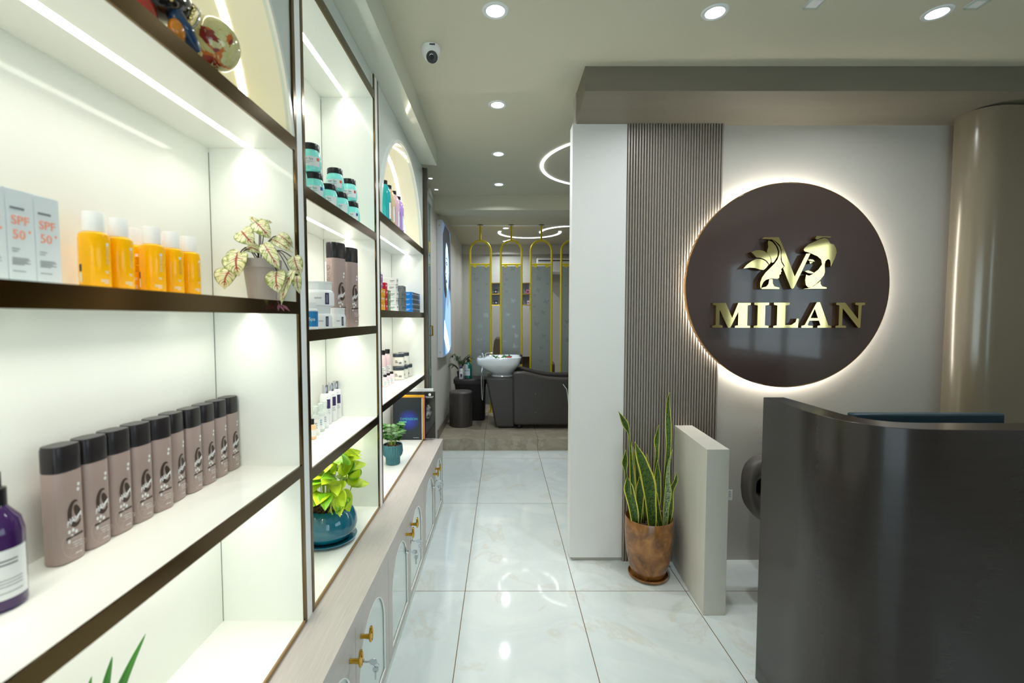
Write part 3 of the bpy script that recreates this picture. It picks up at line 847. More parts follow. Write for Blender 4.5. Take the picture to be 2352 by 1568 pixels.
# taupe shampoo bottles
def taupe(t, h, w, d, cap):
    b = MB().lathe([(0, 0), (.92, 0), (1, .004), (1, h - cap - .003), (.97, h - cap), (0, h - cap)], 40, sx=d, sy=w, pw=3).build('bottle', M_taupe, t, smooth=40)
    MB().lathe([(.985, h - cap), (1.01, h - cap + .002), (1.01, h - .006), (.95, h), (0, h)], 40, sx=d, sy=w, pw=3).build('cap', M_capdark, t, smooth=40)
    x = d * 1.0 + .0002
    k = w / .028 * 1.22
    def dot(mb, y, z, ry, rz_, tilt=0.):
        pts = [(x, y + ry * cos(a) * cos(tilt) - rz_ * sin(a) * sin(tilt), z + ry * cos(a) * sin(tilt) + rz_ * sin(a) * cos(tilt)) for a in [2 * pi * i / 12 for i in range(12)]]
        mb.add(pts, [list(range(12))])
    mb = MB()
    H = h - cap
    pts = []      # dark crescent swirl
    for i in range(13):
        a = radians(70 + 250 * i / 12); pts.append((.002 * k + .0115 * k * cos(a), H * .52 + .022 * k * sin(a)))
    for i in range(12, -1, -1):
        a = radians(70 + 250 * i / 12); pts.append((.0045 * k + .0075 * k * cos(a), H * .53 + .017 * k * sin(a)))
    mb.prism([(p, q) for p, q in pts], x - .0002, x + .0002, 'yz')
    dot(mb, .006 * k, H * .535, .005 * k, .012 * k, .3)
    mb.prism([(-.013 * k, H * .262), (.013 * k, H * .275), (.013 * k, H * .295), (-.013 * k, H * .282)], x - .0002, x + .0002, 'yz')
    mb.build('swirl_logo', M_brownmark, b, smooth=0)
    mb = MB()
    z0 = H * .43
    pts = [(x + .0003, -.011 * k + .0035 * k * i / 3 + .003 * k * sin(i * 1.9), z0 + .005 * k * sin(i * 2.3) + .0005 * i * k) for i in range(19)]
    mb.tube(pts, .0009 * k, 5)
    for y, z in ((-.008, -.013), (-.002, -.012), (.003, -.016), (-.004, -.021), (-.009, -.028), (.0085, .050), (.0095, .058)): dot(mb, y * k, z0 + z * k, .0022 * k, .003 * k)
    for i in range(3): mb.box(x - .0001, x + .0002, (-.004 + i * .002) * k, .011 * k, H * .205 - i * .004 * k, H * .21 - i * .004 * k)
    mb.box(x - .0001, x + .0002, .0, .010 * k, H * .075, H * .083)
    mb.build('white_lettering', M_print_w, b, smooth=0)
    mb = MB()
    for cy, cz, ry, rz_, ti in ((.0, .2, .013, .0075, 0), (.004, .13, .016, .005, .5), (-.006, .17, .012, .02, .4)):
        mb.tube([(x, cy * k + ry * k * cos(a) * cos(ti) - rz_ * k * sin(a) * sin(ti), H * cz + ry * k * cos(a) * sin(ti) + rz_ * k * sin(a) * cos(ti)) for a in [2 * pi * i / 20 for i in range(20)]], .0004, 5, closed=True)
    mb.build('embossing', M_taupe_mark, b)
first = None
for k in range(10):
    y = .852 + .0585 * k
    rz = radians([-4, -3, -4, -6, -14, 4, -2, -3, -2, -3][k])
    lb = f'taupe shampoo bottle with dark cap, {ORD[k]} in the row from the purple bottle'
    lc = (-.832 + [.0, .001, 0, .001, .004, -.003, .002, .001, 0, 0][k], y, zC + EPS)
    if first is None:
        first = thing('shampoo_bottle', lb, 'bottle', lc, rz, 'row of taupe shampoo bottles'); taupe(first, .222, .0275, .0215, .049)
    else: dup(first, lc, rz, lb)
# two tall ones on the middle bay
def tall(lb, x, y, h, rz):
    t = thing('tall_shampoo_bottle', lb, 'bottle', (x, y, zG + EPS), radians(rz), 'tall taupe shampoo bottles')
    taupe(t, h, .040, .027, .064)
    bt = [c for c in t.children if c.name.startswith('bottle')][0]
    mb = MB().text('active', .045, (0, 0, 0), (1, 0, 0), (0, 1, 0), .0006)
    mb.v = [(y_ * .9, -.0402, 0.195 + x_ * 1.2) for x_, y_, z_ in mb.v]
    mb.build('embossed_script', M_taupe_mark, bt, smooth=0)
    mb = MB().box(-.025, -.012, -.0365, -.0355, .16, .27).build('side_label', M_plw, bt, smooth=0)
tall('tall taupe shampoo bottle with big dark cap, beside the white jars', -.700, 1.945, .35, -25)
tall('tall taupe shampoo bottle with big dark cap, behind its twin', -.690, 2.085, .35, -20)

# purple bottle at the picture edge
t = thing('purple_bottle', 'purple bottle with black neck cut by the picture edge', 'bottle', (-.805, .712, zC + EPS), radians(-30))
b = MB().lathe([(0, 0), (.031, 0), (.034, .004), (.034, .12), (.030, .140), (.017, .158), (.014, .165), (0, .165)], 32).build('bottle', mat('purple_glass', (58, 26, 84), .1, coat=.6), t)
MB().lathe([(.0155, .163), (.0155, .19), (.010, .192), (.010, .215), (0, .216)], 24).build('pump', M_black, t)
mb = MB(); patch(mb, .0343, -80, 60, .02, .098, 12); mb.build('label', M_plw, b)
mb = MB()
for z in (.08, .074): patch(mb, .0345, -50, 30, z, z + .002, 8)
for z in (.05, .045, .04, .03): patch(mb, .0345, -50, 40, z, z + .001, 8)
mb.build('label_print', M_print_k, b)

# turquoise jars
M_aqua = mat('turquoise_jar', (146, 242, 232), .2, coat=.4)
M_sq = {'red': mat('red_print', (214, 60, 66), .5), 'orange': mat('orange_square', (236, 108, 66), .5), 'blue': mat('blue_print', (10, 76, 170), .5)}
protos = {}
def jar(t, colr):
    b = MB().lathe([(0, 0), (.026, 0), (.033, .006), (.0365, .02), (.0365, .045), (.034, .062), (.029, .076), (.028, .080), (0, .080)], 32).build('jar', M_aqua, t)
    MB().lathe([(.0295, .076), (.031, .078), (.031, .096), (.029, .099), (0, .099)], 32).build('lid', M_black, t)
    mb = MB(); patch(mb, .0368, -128, -16, .016, .05, 12); lab = mb.build('label', M_plw, b)
    mb = MB().text('Hair Spa', .0105, (0, 0, .041), cyl=(.0369, radians(-82)))
    mb.build('label_text', M_print_g, lab, smooth=0)
    mb = MB()
    for z, w in ((.032, 60), (.029, 50), (.025, 40)): patch(mb, .0369, -112, -112 + w, z, z + .0009, 6)
    mb.build('fine_print', M_print_g, lab)
    if colr:
        mb = MB(); patch(mb, .0370, -34, -18, .036, .0475, 4); mb.build('colour_square', M_sq[colr], lab)
jars = [(-.690, 1.560, 0, 'red', 'first along the bottom row'), (-.682, 1.690, 0, 'blue', 'second along the bottom row'),
        (-.684, 1.830, 0, None, 'third along the bottom row, without a square'), (-.680, 1.950, 0, None, 'fourth along the bottom row, without a square'), (-.683, 2.105, 0, 'blue', 'last along the bottom row'),
        (-.690, 1.682, 1, 'orange', 'first on the top row'), (-.742, 1.815, 1, None, 'second on the top row, set back'), (-.700, 1.952, 1, 'orange', 'third on the top row'), (-.692, 2.100, 1, 'red', 'last on the top row'), (-.762, 1.815, 0, None, 'set back in the bottom row')]
for x, y, lv, colr, lb in jars:
    lb = 'turquoise hair spa jar' + (f' and {colr} square, ' if colr else ', ') + lb
    lc = (x, y, zF + EPS + lv * .0996)
    if colr not in protos:
        protos[colr] = thing('hair_jar', lb, 'jar', lc, 0, 'turquoise hair spa jars'); jar(protos[colr], colr)
    else: dup(protos[colr], lc, radians(random.uniform(-8, 6)), lb)

# white jars and blue labelled bottles
def wjar(name, lb, x, y, z, r, h, rz=0):
    t = thing(name, lb, 'jar', (x, y, z + EPS), radians(rz), 'white cream jars')
    b = MB().lathe([(0, 0), (.94 * r, 0), (r, .004), (r, h * .52), (.93 * r, h * .62), (.86 * r, h * .66), (.86 * r, h * .68), (0, h * .68)], 36).build('jar', M_plw, t)
    MB().lathe([(.86 * r, h * .67), (.87 * r, h * .92), (.93 * r, h * .97), (.92 * r, h), (0, h)], 36).build('lid', M_plw, t)
    q = r + .0003
    mb = MB(); patch(mb, q, -42, -26, h * .08, h * .54, 6); s_ = mb.build('purple_stripe', mat('purple_print', (58, 42, 92), .5), b)
    mb = MB(); patch(mb, q + .0002, -38, -31, h * .14, h * .48, 4); mb.build('stripe_text', M_print_g, s_)
    mb = MB(); patch(mb, q, -78, -54, h * .30, h * .36, 6); mb.build('grey_print', mat('pale_grey_print', (190, 190, 196), .5), b)
wjar('cream_jar', 'large white cream jar stacked on smaller white jars', -.698, 1.738, zG + .0805, .060, .092)
wjar('cream_jar', 'small white cream jar under the big one, beside the blue labelled bottle', -.682, 1.722, zG, .042, .08)
wjar('cream_jar', 'small white cream jar beside the tall taupe bottle', -.668, 1.865, zG, .031, .078)
wjar('cream_jar', 'small white cream jar hidden behind, under the big jar', -.765, 1.790, zG, .040, .08)
def bluebottle(lb, x, y, r, h):
    t = thing('spa_bottle', lb, 'bottle', (x, y, zG + EPS), 0, 'blue labelled spa bottles')
    b = MB().lathe([(0, 0), (r * .95, 0), (r, .003), (r, h * .72), (r * .8, h * .77), (0, h * .77)], 28).build('bottle', M_plw, t)
    MB().lathe([(r * .82, h * .765), (r * .84, h * .97), (r * .8, h), (0, h)], 28).build('cap', M_plw, t)
    mb = MB(); patch(mb, r + .0003, -150, 10, h * .08, h * .66, 12); lab = mb.build('label', mat('blue_label', (22, 122, 182), .35), b)
    MB().text('Spa', .016, (0, 0, h * .36), cyl=(r + .0005, radians(-58))).build('label_text', M_print_w, lab, smooth=0)
bluebottle('small white bottle with blue spa label in front of the white jars', -.672, 1.612, .024, .092)
bluebottle('tall white bottle with blue spa label behind the shelf post', -.735, 1.630, .026, .185)

# clear sprays, white bottles, peach bottle
M_silver = mat('silver_cap', (196, 196, 200), .18, metal=1.)
M_clear = mat('clear_plastic', (226, 234, 230), .12, alpha=.55)
def whiteb(t):
    b = MB().lathe([(0, 0), (.024, 0), (.026, .003), (.026, .128), (.022, .140), (.0135, .145), (0, .145)], 28).build('bottle', M_plw, t)
    MB().lathe([(.0145, .144), (.0145, .181), (.0135, .183), (0, .183)], 24).build('cap', M_silver, t)
    mb = MB(); patch(mb, .0263, -58, -18, .075, .118, 6); mb.build('label_block', mat('purple_print', (58, 42, 92), .5), b)
    mb = MB()
    for z, a in ((.066, 30), (.062, 24), (.056, 34), (.052, 34), (.128, 16)): patch(mb, .0263, -58, -58 + a, z, z + .0012, 4)
    mb.build('label_text', M_print_g, b)
first = None
for k, (y, lb) in enumerate(((2.128, 'closest to the clear sprays'), (2.200, 'in the middle of the three'), (2.262, 'closest to the side panel'))):
    lc = (-.826, y, zH + EPS); lb = 'white bottle with silver cap, ' + lb
    if first is None: first = thing('white_bottle', lb, 'bottle', lc, 0, 'white silver-capped bottles'); whiteb(first)
    else: dup(first, lc, 0, lb)
def clearb(t):
    b = MB().lathe([(0, 0), (.0155, 0), (.0165, .002), (.0165, .078), (.012, .086), (0, .087)], 24).build('bottle', M_clear, t)
    MB().lathe([(.0095, .086), (.0095, .098), (.011, .099), (.011, .121), (.0095, .123), (0, .123)], 20).build('spray_cap', M_clear, t)
    mb = MB(); patch(mb, .0167, -100, 10, .012, .068, 8); lab = mb.build('label', M_plw, b)
    mb = MB()
    for i in range(9): patch(mb, .0169, -88 + (i % 3) * 14, -80 + (i % 3) * 14, .03 + .009 * (i // 3), .036 + .009 * (i // 3), 2)
    mb.build('blue_pattern', mat('teal_print', (42, 132, 160), .5), lab)
first = None
for k, (x, y, lb) in enumerate(((-.790, 1.925, 'closest to the shelf post'), (-.795, 1.988, 'in the middle of the three'), (-.800, 2.050, 'closest to the white bottles'))):
    lc = (x, y, zH + EPS); lb = 'small clear spray bottle, ' + lb
    if first is None: first = thing('spray_bottle', lb, 'bottle', lc, 0, 'clear spray bottles'); clearb(first)
    else: dup(first, lc, 0, lb)
t = thing('lotion_bottle', 'small peach lotion bottle with black cap by the shelf post', 'bottle', (-.781, 1.86, zH + EPS))
b = MB().lathe([(0, 0), (.0165, 0), (.0175, .002), (.0175, .052), (.012, .06), (0, .061)], 24).build('bottle', mat('peach_plastic', (240, 196, 150), .3), t)
MB().lathe([(.010, .06), (.010, .082), (0, .083)], 20).build('cap', M_black, t)
mb = MB(); patch(mb, .0177, -110, 0, .012, .04, 8); mb.build('label', M_plw, b)

# litre bottles in the arched niche
def litre(lb, y, colr, name, caph=True):
    t = thing('litre_bottle', lb, 'bottle', (-.688, y, zF3 + EPS), radians(14), 'litre bottles in the arched niche')
    m_ = mat(name, colr, .22, coat=.4)
    b = MB().lathe([(0, 0), (.94, 0), (1, .004), (1, .165), (.93, .195), (.7, .215), (.42, .226), (.36, .232), (0, .233)], 36, sx=.036, sy=.041, pw=2.8).build('bottle', m_, t)
    MB().lathe([(.0145, .23), (.0165, .232), (.0165, .253), (0, .254)], 24).build('cap', M_black, t)
    mb = MB(); patch(mb, 1.01, -52, 40, .03, .122, 14, .036, .041, 2.8); lab = mb.build('label', M_plw, b)
    return t, lab
first, lab = litre('turquoise litre bottle with white label and black cap in arched niche', 2.722, (24, 162, 172), 'turquoise_plastic')
mb = MB()
R_, U_ = Vector((.78, .63, 0)).normalized(), (0, 0, 1)
mb.text('SCALP', .0115, (.0372, -.006, .112), (0, 1, 0), U_).text('ADVANCED', .0075, (.0372, -.003, .102), (0, 1, 0), U_)
for i in range(8): mb.box(.0368, .0372, -.022, .012 - (i % 3) * .004, .036 + i * .006, .0375 + i * .006)
mb.build('label_text', M_print_k, lab, smooth=0)
for lb, y, c_, nm in (('peach litre bottle beside the turquoise one in arched niche', 2.822, (232, 196, 152), 'peach_litre'), ('pink litre bottle beside the lavender one in arched niche', 2.948, (226, 190, 206), 'pink_litre'), ('lavender litre bottle at the end of the row in arched niche', 3.076, (186, 152, 222), 'lavender_litre')):
    t, lab = litre(lb, y, c_, nm)
    mb = MB()
    for i in range(10): mb.box(.0368, .0372, -.024, .014 - (i % 3) * .005, .036 + i * .009, (.038 if i < 7 else .041) + i * .009)
    mb.build('label_text', M_print_k, lab, smooth=0)

# hair dye boxes
HD = {}
def dye(label, x, y, z, L, W, H, colr, nm, mark=(235, 235, 235)):
    k = (nm, L, W, H)
    lc = (x, y, z + EPS)
    if k not in HD:
        t = thing('dye_box', label, 'box', lc, 0, 'hair dye boxes')
        b = MB().box(-L, 0, -W / 2, W / 2, 0, H).build('carton', mat('dye_' + nm, colr, .35), t, bevel=.0012)
        mb = MB().box(.0001, .0004, -W * .34, W * .34, H * .62, H * .70).box(.0001, .0004, -W * .34, W * .1, H * .48, H * .54)
        mb.box(-.04, -.012, -W / 2 - .0003, -W / 2, H * .55, H * .62).box(-.04, -.02, -W / 2 - .0003, -W / 2, H * .38, H * .43)
        mb.build('print', mat('dye_print_%d' % mark[0], mark, .5), b, smooth=0)
        HD[k] = t
    else: dup(HD[k], lc, 0, label)
g = .0006
def stack(nm, colr, words_, y, n, z0=zG3, x=-.652, L=.16, W=.045, H=.0385, mark=(235, 235, 235), col='', lv0=0):
    for k in range(n):
        lv = lv0 + k
        dye(f'{words_} hair dye box{col}, {["bottom", "second", "third", "fourth", "fifth", "sixth"][lv]} layer', x - random.uniform(0, .004), y, z0 + lv * (H + g), L, W, H, colr, nm, mark)
stack('sky', (88, 168, 210), 'light blue', 2.452, 3, col=' beside the shelf post')
stack('amber', (226, 164, 40), 'amber', 2.500, 3, col=' beside the light blue ones')
stack('amber', (226, 164, 40), 'amber', 2.548, 3, col=' in the second amber column')
stack('lilac', (160, 118, 180), 'lilac', 2.455, 2, col=' above the light blue ones', lv0=3)
stack('lilac', (160, 118, 180), 'lilac', 2.505, 2, col=' above the amber ones', lv0=3)
stack('red', (196, 36, 58), 'red', 2.606, 4, col=' next to the amber ones')
stack('green', (112, 152, 112), 'green', 2.668, 3, col=' between the red and white ones')
def wbox(k):
    t_ = 'white and orange hair dye box in the tall white stack, %s layer' % ["bottom", "second", "third", "fourth", "fifth"][k]
    dye(t_, -.655 - .004 * (k % 2), 2.880, zG3 + k * (.0405 + g), .17, .05, .0405, (232, 232, 230), 'white', (40, 40, 44))
for k in range(5): wbox(k)
mb = MB()
for c in range(3): stack('slate', (112, 118, 120), 'grey', 3.012 + c * .046, 3, W=.043, H=.042, mark=(60, 66, 70), col=f' in the {ORD[c]} grey column')
for c in range(2): stack('slate', (112, 118, 120), 'grey', 3.058 + c * .046, 1, W=.043, H=.042, mark=(60, 66, 70), col=f' topping the {ORD[c + 1]} grey column', lv0=3)
for c in range(7):
    for k in range(4):
        bl_ = c == 0 or (c == 6 and k >= 2)
        dye(f'{"bright blue" if bl_ else "charcoal"} hair dye box, column {ORD[c]} after the grey ones, {["bottom", "second", "third", "top"][k]} layer', -.650, 3.325 + c * .0475, zG3 + k * (.0355 + g), .14, .045, .0355,
            (16, 120, 204) if bl_ else (72, 78, 84), 'blue' if bl_ else 'charcoal', (210, 220, 230))

# pink bottles and cream tubs
M_pinkb = mat('pale_pink_plastic', (238, 212, 216), .28)
def pinkb(t, r, h, ch):
    b = MB().lathe([(0, 0), (r * .95, 0), (r, .003), (r, h * .70), (r * .72, h * .80), (r * .45, h - ch), (0, h - ch)], 24).build('bottle', M_pinkb, t)
    MB().lathe([(r * .62, h - ch - .002), (r * .64, h - .002), (0, h)], 20).build('cap', M_black, t)
    mb = MB(); patch(mb, r + .0003, -120, 0, h * .1, h * .5, 8); lab = mb.build('label', M_plw, b)
    mb = MB()
    for i in range(7): patch(mb, r + .0005, -100, -60 + 20 * (i % 2), h * (.14 + .05 * i), h * (.155 + .05 * i), 4)
    mb.build('label_text', M_print_g, lab)
first = None
for y, lb in ((3.030, 'closest to the shelf post'), (3.115, 'second of the row'), (3.205, 'third, beside the cream tubs')):
    lc = (-.778, y, zH3 + EPS); lb = 'small pale pink bottle with black cap, ' + lb
    if first is None: first = thing('conditioner_bottle', lb, 'bottle', lc, 0, 'small pink bottles'); pinkb(first, .0185, .083, .02)
    else: dup(first, lc, 0, lb)
first = None
for x, y, lb in ((-.838, 3.205, 'closest to the shelf post'), (-.835, 3.325, 'beside the cream tubs')):
    lc = (x, y, zH3 + EPS); lb = 'tall pale pink bottle with black cap behind the small ones, ' + lb
    if first is None: first = thing('tall_pink_bottle', lb, 'bottle', lc, 0, 'tall pink bottles'); pinkb(first, .027, .232, .03)
    else: dup(first, lc, 0, lb)
def tub(t):
    b = MB().lathe([(0, 0), (.9, 0), (1, .005), (1, .062), (.93, .07), (0, .07)], 36, sx=.042, sy=.042, pw=3.4).build('tub', mat('cream_tub', (236, 232, 220), .3), t)
    MB().lathe([(.95, .0705), (.98, .072), (.98, .093), (.9, .096), (0, .096)], 36, sx=.042, sy=.042, pw=3.4).build('lid', mat('slate_lid', (62, 70, 76), .3), t)
    mb = MB()
    for i in range(3): mb.box(-.03, -.008 - .004 * i, -.0426, -.0422, .028 + .008 * i, .031 + .008 * i)
    for i in range(9): mb.box(-.002 + .0022 * i, -.0008 + .0022 * i, -.0426, -.0422, .02, .034)
    mb.build('barcode', M_print_k, b, smooth=0)
first = None
for x, y, lv, rz, lb in ((-.775, 3.405, 0, 20, 'front of the bottom row'), (-.765, 3.505, 0, 12, 'middle of the bottom row'), (-.752, 3.605, 0, 10, 'end of the bottom row by the side panel'), (-.778, 3.425, 1, 20, 'front of the top row'), (-.762, 3.535, 1, 12, 'back of the top row')):
    lc = (x, y, zH3 + EPS + lv * .0966); lb = 'square cream tub with slate lid, ' + lb
    if first is None: first = thing('cream_tub', lb, 'tub', lc, radians(rz), 'cream tubs'); tub(first)
    else: dup(first, lc, radians(rz), lb)

# propped books
def slab(name, label, x0, x1, y0, y1, z, h, m_, lean=3.0, cat='book'):
    t = thing(name, label, cat, ((x0 + x1) / 2, y0, z + EPS), 0)
    t.rotation_euler = (0, 0, 0)
    W = x1 - x0
    b = MB().box(-W / 2, W / 2, 0, y1 - y0, 0, h).build('cover', m_, t, smooth=0)
    return t, b, W
t, b, W = slab('dimension_book', 'dark blue book titled Dimension propped in front of the others', -.860, -.635, 3.575, 3.592, .538, .334, mat('navy_cover', (34, 40, 48), .3))
MB().box(W / 2 - .012, W / 2 + .0045, .001, .014, .003, .331).build('pages', M_plw, b, smooth=0)
m = mat('blue_orb', (24, 40, 120), .3)
nt, bb = nodes_of(m)
sep = nt.nodes.new('ShaderNodeVectorMath'); sep.operation = 'LENGTH'; nt.links.new(mapped(nt), sep.inputs[0])
nt.links.new(ramp(nt, sep.outputs['Value'], [(.0, srgb(44, 80, 190)), (.055, srgb(36, 48, 130)), (.088, srgb(34, 40, 48))]), bb.inputs['Base Color'])
mb = MB().lathe([(0, 0), (.09, 0)], 48); mb.v = [(x, 0, y) for x, y, z in mb.v]
ob = mb.build('orb_picture', m, b, smooth=0); ob.location = (.01, -.0006, .155)
mb = MB().text('DIMENSION', .026, (.012, -.0012, .165), squeeze=.98)
mb.build('title', mat('teal_title', (84, 178, 170), .4), b, smooth=0)
MB().box(-.066, -.006, -.0012, -.0006, .137, .148).build('subtitle_bar', mat('mint_bar', (104, 196, 150), .4), b, smooth=0)
MB().box(.045, .09, -.0012, -.0002, .016, .018).build('small_print', M_print_w, b, smooth=0)
t, b, W = slab('yellow_book', 'orange yellow book with magenta edge behind the dark blue one', -.845, -.617, 3.600, 3.617, .538, .349, mat('amber_cover', (246, 184, 50), .3))
MB().box(W / 2, W / 2 + .002, -.0006, .017, .0, .349).build('edge', mat('magenta_edge', (180, 60, 130), .4), b, smooth=0)
MB().box(-W / 2, W / 2, -.0012, -.0002, .325, .331).build('stripe', mat('coral_stripe', (240, 110, 60), .4), b, smooth=0)
t, b, W = slab('black_poster_board', 'tall black poster board with pale face print, behind the books', -.860, -.535, 3.622, 3.632, .538, .374, mat('black_gloss_board', (24, 24, 26), .12, coat=.3), cat='poster')
mb = MB()
mb.lathe([(0, 0), (.011, 0)], 20); mb.v = [(.12 + x, -.0008, .351 + y) for x, y, z in mb.v]
mb.text('Schwarzkopf', .0135, (.115, -.0008, .335)).box(.088, .142, -.001, -.0002, .326, .328)
mb.build('brand_print', M_print_w, b, smooth=0)
m = mat('ghost_face_print', (150, 152, 150), .3)
nt, bb = nodes_of(m)
nt.links.new(ramp(nt, noise_n(nt, mapped(nt), 26, 6, .6), [(.42, srgb(26, 26, 28)), (.62, srgb(150, 152, 150))]), bb.inputs['Base Color'])
MB().prism([(.085, .165), (.105, .158), (.125, .17), (.135, .21), (.128, .25), (.11, .27), (.095, .262), (.088, .23), (.092, .20)], -.0008, -.0002, 'xz').build('face_print', m, b, smooth=0)
t = tag(MB().box(-.80, -.552, 3.636, 3.652, .5386, .935).build('paper_pack', M_plw, bevel=.001), 'white pack of papers standing behind the black poster board', 'paper')

def spline0(P, k=4):
    P = [Vector(p) for p in P]; Q = [P[0]] + P + [P[-1]]; out = []
    for i in range(len(P) - 1):
        p0, p1, p2, p3 = Q[i:i + 4]
        for q in range(k):
            f = q / k
            out.append(.5 * (2 * p1 + (p2 - p0) * f + (2 * p0 - 5 * p1 + 4 * p2 - p3) * f * f + (3 * p1 - p0 - 3 * p2 + p3) * f ** 3))
    return out + [P[-1]]

# ------------------------------------------------------------------ figurine with globe
m = mat('painted_globe', (206, 198, 140), .12, coat=.6)
nt, bb = nodes_of(m)
vec = mapped(nt)
n1 = noise_n(nt, vec, 19, 5, .9)
land = ramp(nt, n1, [(.575, 0.), (.59, 1.)])
n2 = noise_n(nt, mapped(nt, loc=(3, 1, 2)), 12, 2)
lc_ = ramp(nt, n2, [(.35, srgb(150, 46, 36)), (.5, srgb(206, 104, 28)), (.56, srgb(146, 52, 42))], 'CONSTANT')
sea = ramp(nt, noise_n(nt, vec, 60, 4), [(.3, srgb(206, 196, 128)), (.7, srgb(224, 216, 160))])
nt.links.new(mixc(nt, land, sea, lc_), bb.inputs['Base Color'])
t = thing('globe_figurine', 'lacquered figurine in black and gold hugging a cream globe on the top shelf', 'figurine', (-.675, 1.0, zF3 - .002 + EPS))
MB().ball((.005, .096, .087), .057, 40, 28).build('globe', m, t)
MB().lathe([(0, 0), (.028, 0), (.03, .004), (.012, .010), (.009, .034), (0, .034)], 24, (.005, .096)).build('globe_stand', M_black, t)
M_redl = mat('red_lacquer', (170, 30, 14), .1, coat=1.)
body = MB().ball((0, 0, 0), 1, 32, 22, (.044, .073, .043))
body.xform(Matrix.Translation((-.004, -.052, .090)) @ Matrix.Rotation(radians(16), 4, 'X'))
body = body.build('torso', mat('black_lacquer', (22, 20, 22), .1, coat=1.), t)
MB().lathe([(0, 0), (.030, 0), (.032, .006), (.026, .035), (.022, .055), (0, .055)], 28, (-.010, -.098)).build('red_skirt', M_redl, t)
MB().ball((.012, -.062, .108), .036, 24, 16, (.95, 1.1, .85)).build('red_sash', M_redl, body)
mb = MB()
for p in ((.037, -.016, .094), (.041, -.028, .079), (.041, -.034, .066), (.038, -.038, .054), (.036, -.082, .070), (.033, -.094, .086)): mb.ball(p, .0048, 10, 8, (1, .8, 1.1))
mb.build('gold_studs', M_gold, body)
mb = MB().tube(spline0([(.022, .000, .118), (.040, -.004, .098), (.046, -.016, .076), (.044, -.026, .054), (.036, -.034, .042)]), .0024, 8)
mb.build('silver_piping', M_chrome, body)
am = MB().tube(spline0([(.020, -.050, .062), (.030, -.050, .044), (.036, -.036, .032), (.030, -.010, .0175)]), [.017] * 4 + [.016] * 4 + [.014] * 5, 12).build('sleeve', mat('blue_lacquer', (24, 58, 96), .15, coat=.8), t)
MB().ball((.030, -.060, .024), .017, 14, 10, (.8, 1.1, 1.3)).build('hand', mat('orange_paint', (214, 130, 30), .2, coat=.5), am)
hd = MB().ball((-.004, -.082, .165), .027, 24, 16, (1, 1, 1.1)).build('head', mat('painted_skin', (206, 140, 96), .25), t)
MB().lathe([(.027, .172), (.032, .18), (.03, .198), (.016, .21), (0, .213)], 24, (-.004, -.082)).build('turban', M_redl, hd)
MB().lathe([(0, .128), (.014, .128), (.012, .15), (0, .15)], 16, (-.004, -.076)).build('neck', mat('painted_skin', (206, 140, 96), .25), hd)

# ------------------------------------------------------------------ plants
def pebbles(r, z, n, pr, seed=1, c=(0, 0)):
    rnd = random.Random(seed); mb = MB()
    mb.lathe([(0, z - .004), (r, z - .004)], 24, c)
    for k in range(n):
        a = rnd.uniform(0, 2 * pi); q = r * .95 * sqrt(rnd.random())
        mb.ball((c[0] + q * cos(a), c[1] + q * sin(a), z + rnd.uniform(-.003, .003)), pr * rnd.uniform(.75, 1.15), 8, 6, (1, 1.15, .85))
    return mb
def heart_w(n, W):
    return [W * max(.015, (sin(pi * min(1, (i / (n - 1)) ** .62)) ** .8)) for i in range(n)]

# snake plant
PX, PY = .848, 2.605
t = thing('snake_plant', 'tall yellow-edged snake plant in mottled copper pot beside the low divider', 'plant', (PX, PY, 0))
MB().lathe([(0, .0005), (.098, .0005), (.112, .012), (.113, .022), (.108, .022), (.104, .014), (0, .013)], 48).build('saucer', M_copper, t)
MB().lathe([(0, .0135), (.088, .0135), (.098, .03), (.118, .10), (.131, .19), (.135, .28), (.134, .345), (.131, .352), (.127, .345), (.126, .30), (0, .295)], 48).build('pot', M_copper, t)
pebbles(.122, .303, 120, .0105, 3).build('pebbles', M_pebble, t)
kx = 2.6 / 1055 / 4.75
def snk(zx, zy, dy): return Vector(((1400 + zx / 4.75 - 1154) * 2.6 / 1055 - PX, dy, 1.497 + (730 - (890 + zy / 4.75)) * 2.6 / 1055))
def spline(P, n=18):
    out = []
    Q = [P[0]] + P + [P[-1]]
    for i in range(len(P) - 1):
        p0, p1, p2, p3 = Q[i:i + 4]
        m_ = max(3, n // (len(P) - 1))
        for k in range(m_):
            s = k / m_
            out.append(.5 * (2 * p1 + (p2 - p0) * s + (2 * p0 - 5 * p1 + 4 * p2 - p3) * s * s + (3 * p1 - p0 - 3 * p2 + p3) * s ** 3))
    return out + [P[-1]]
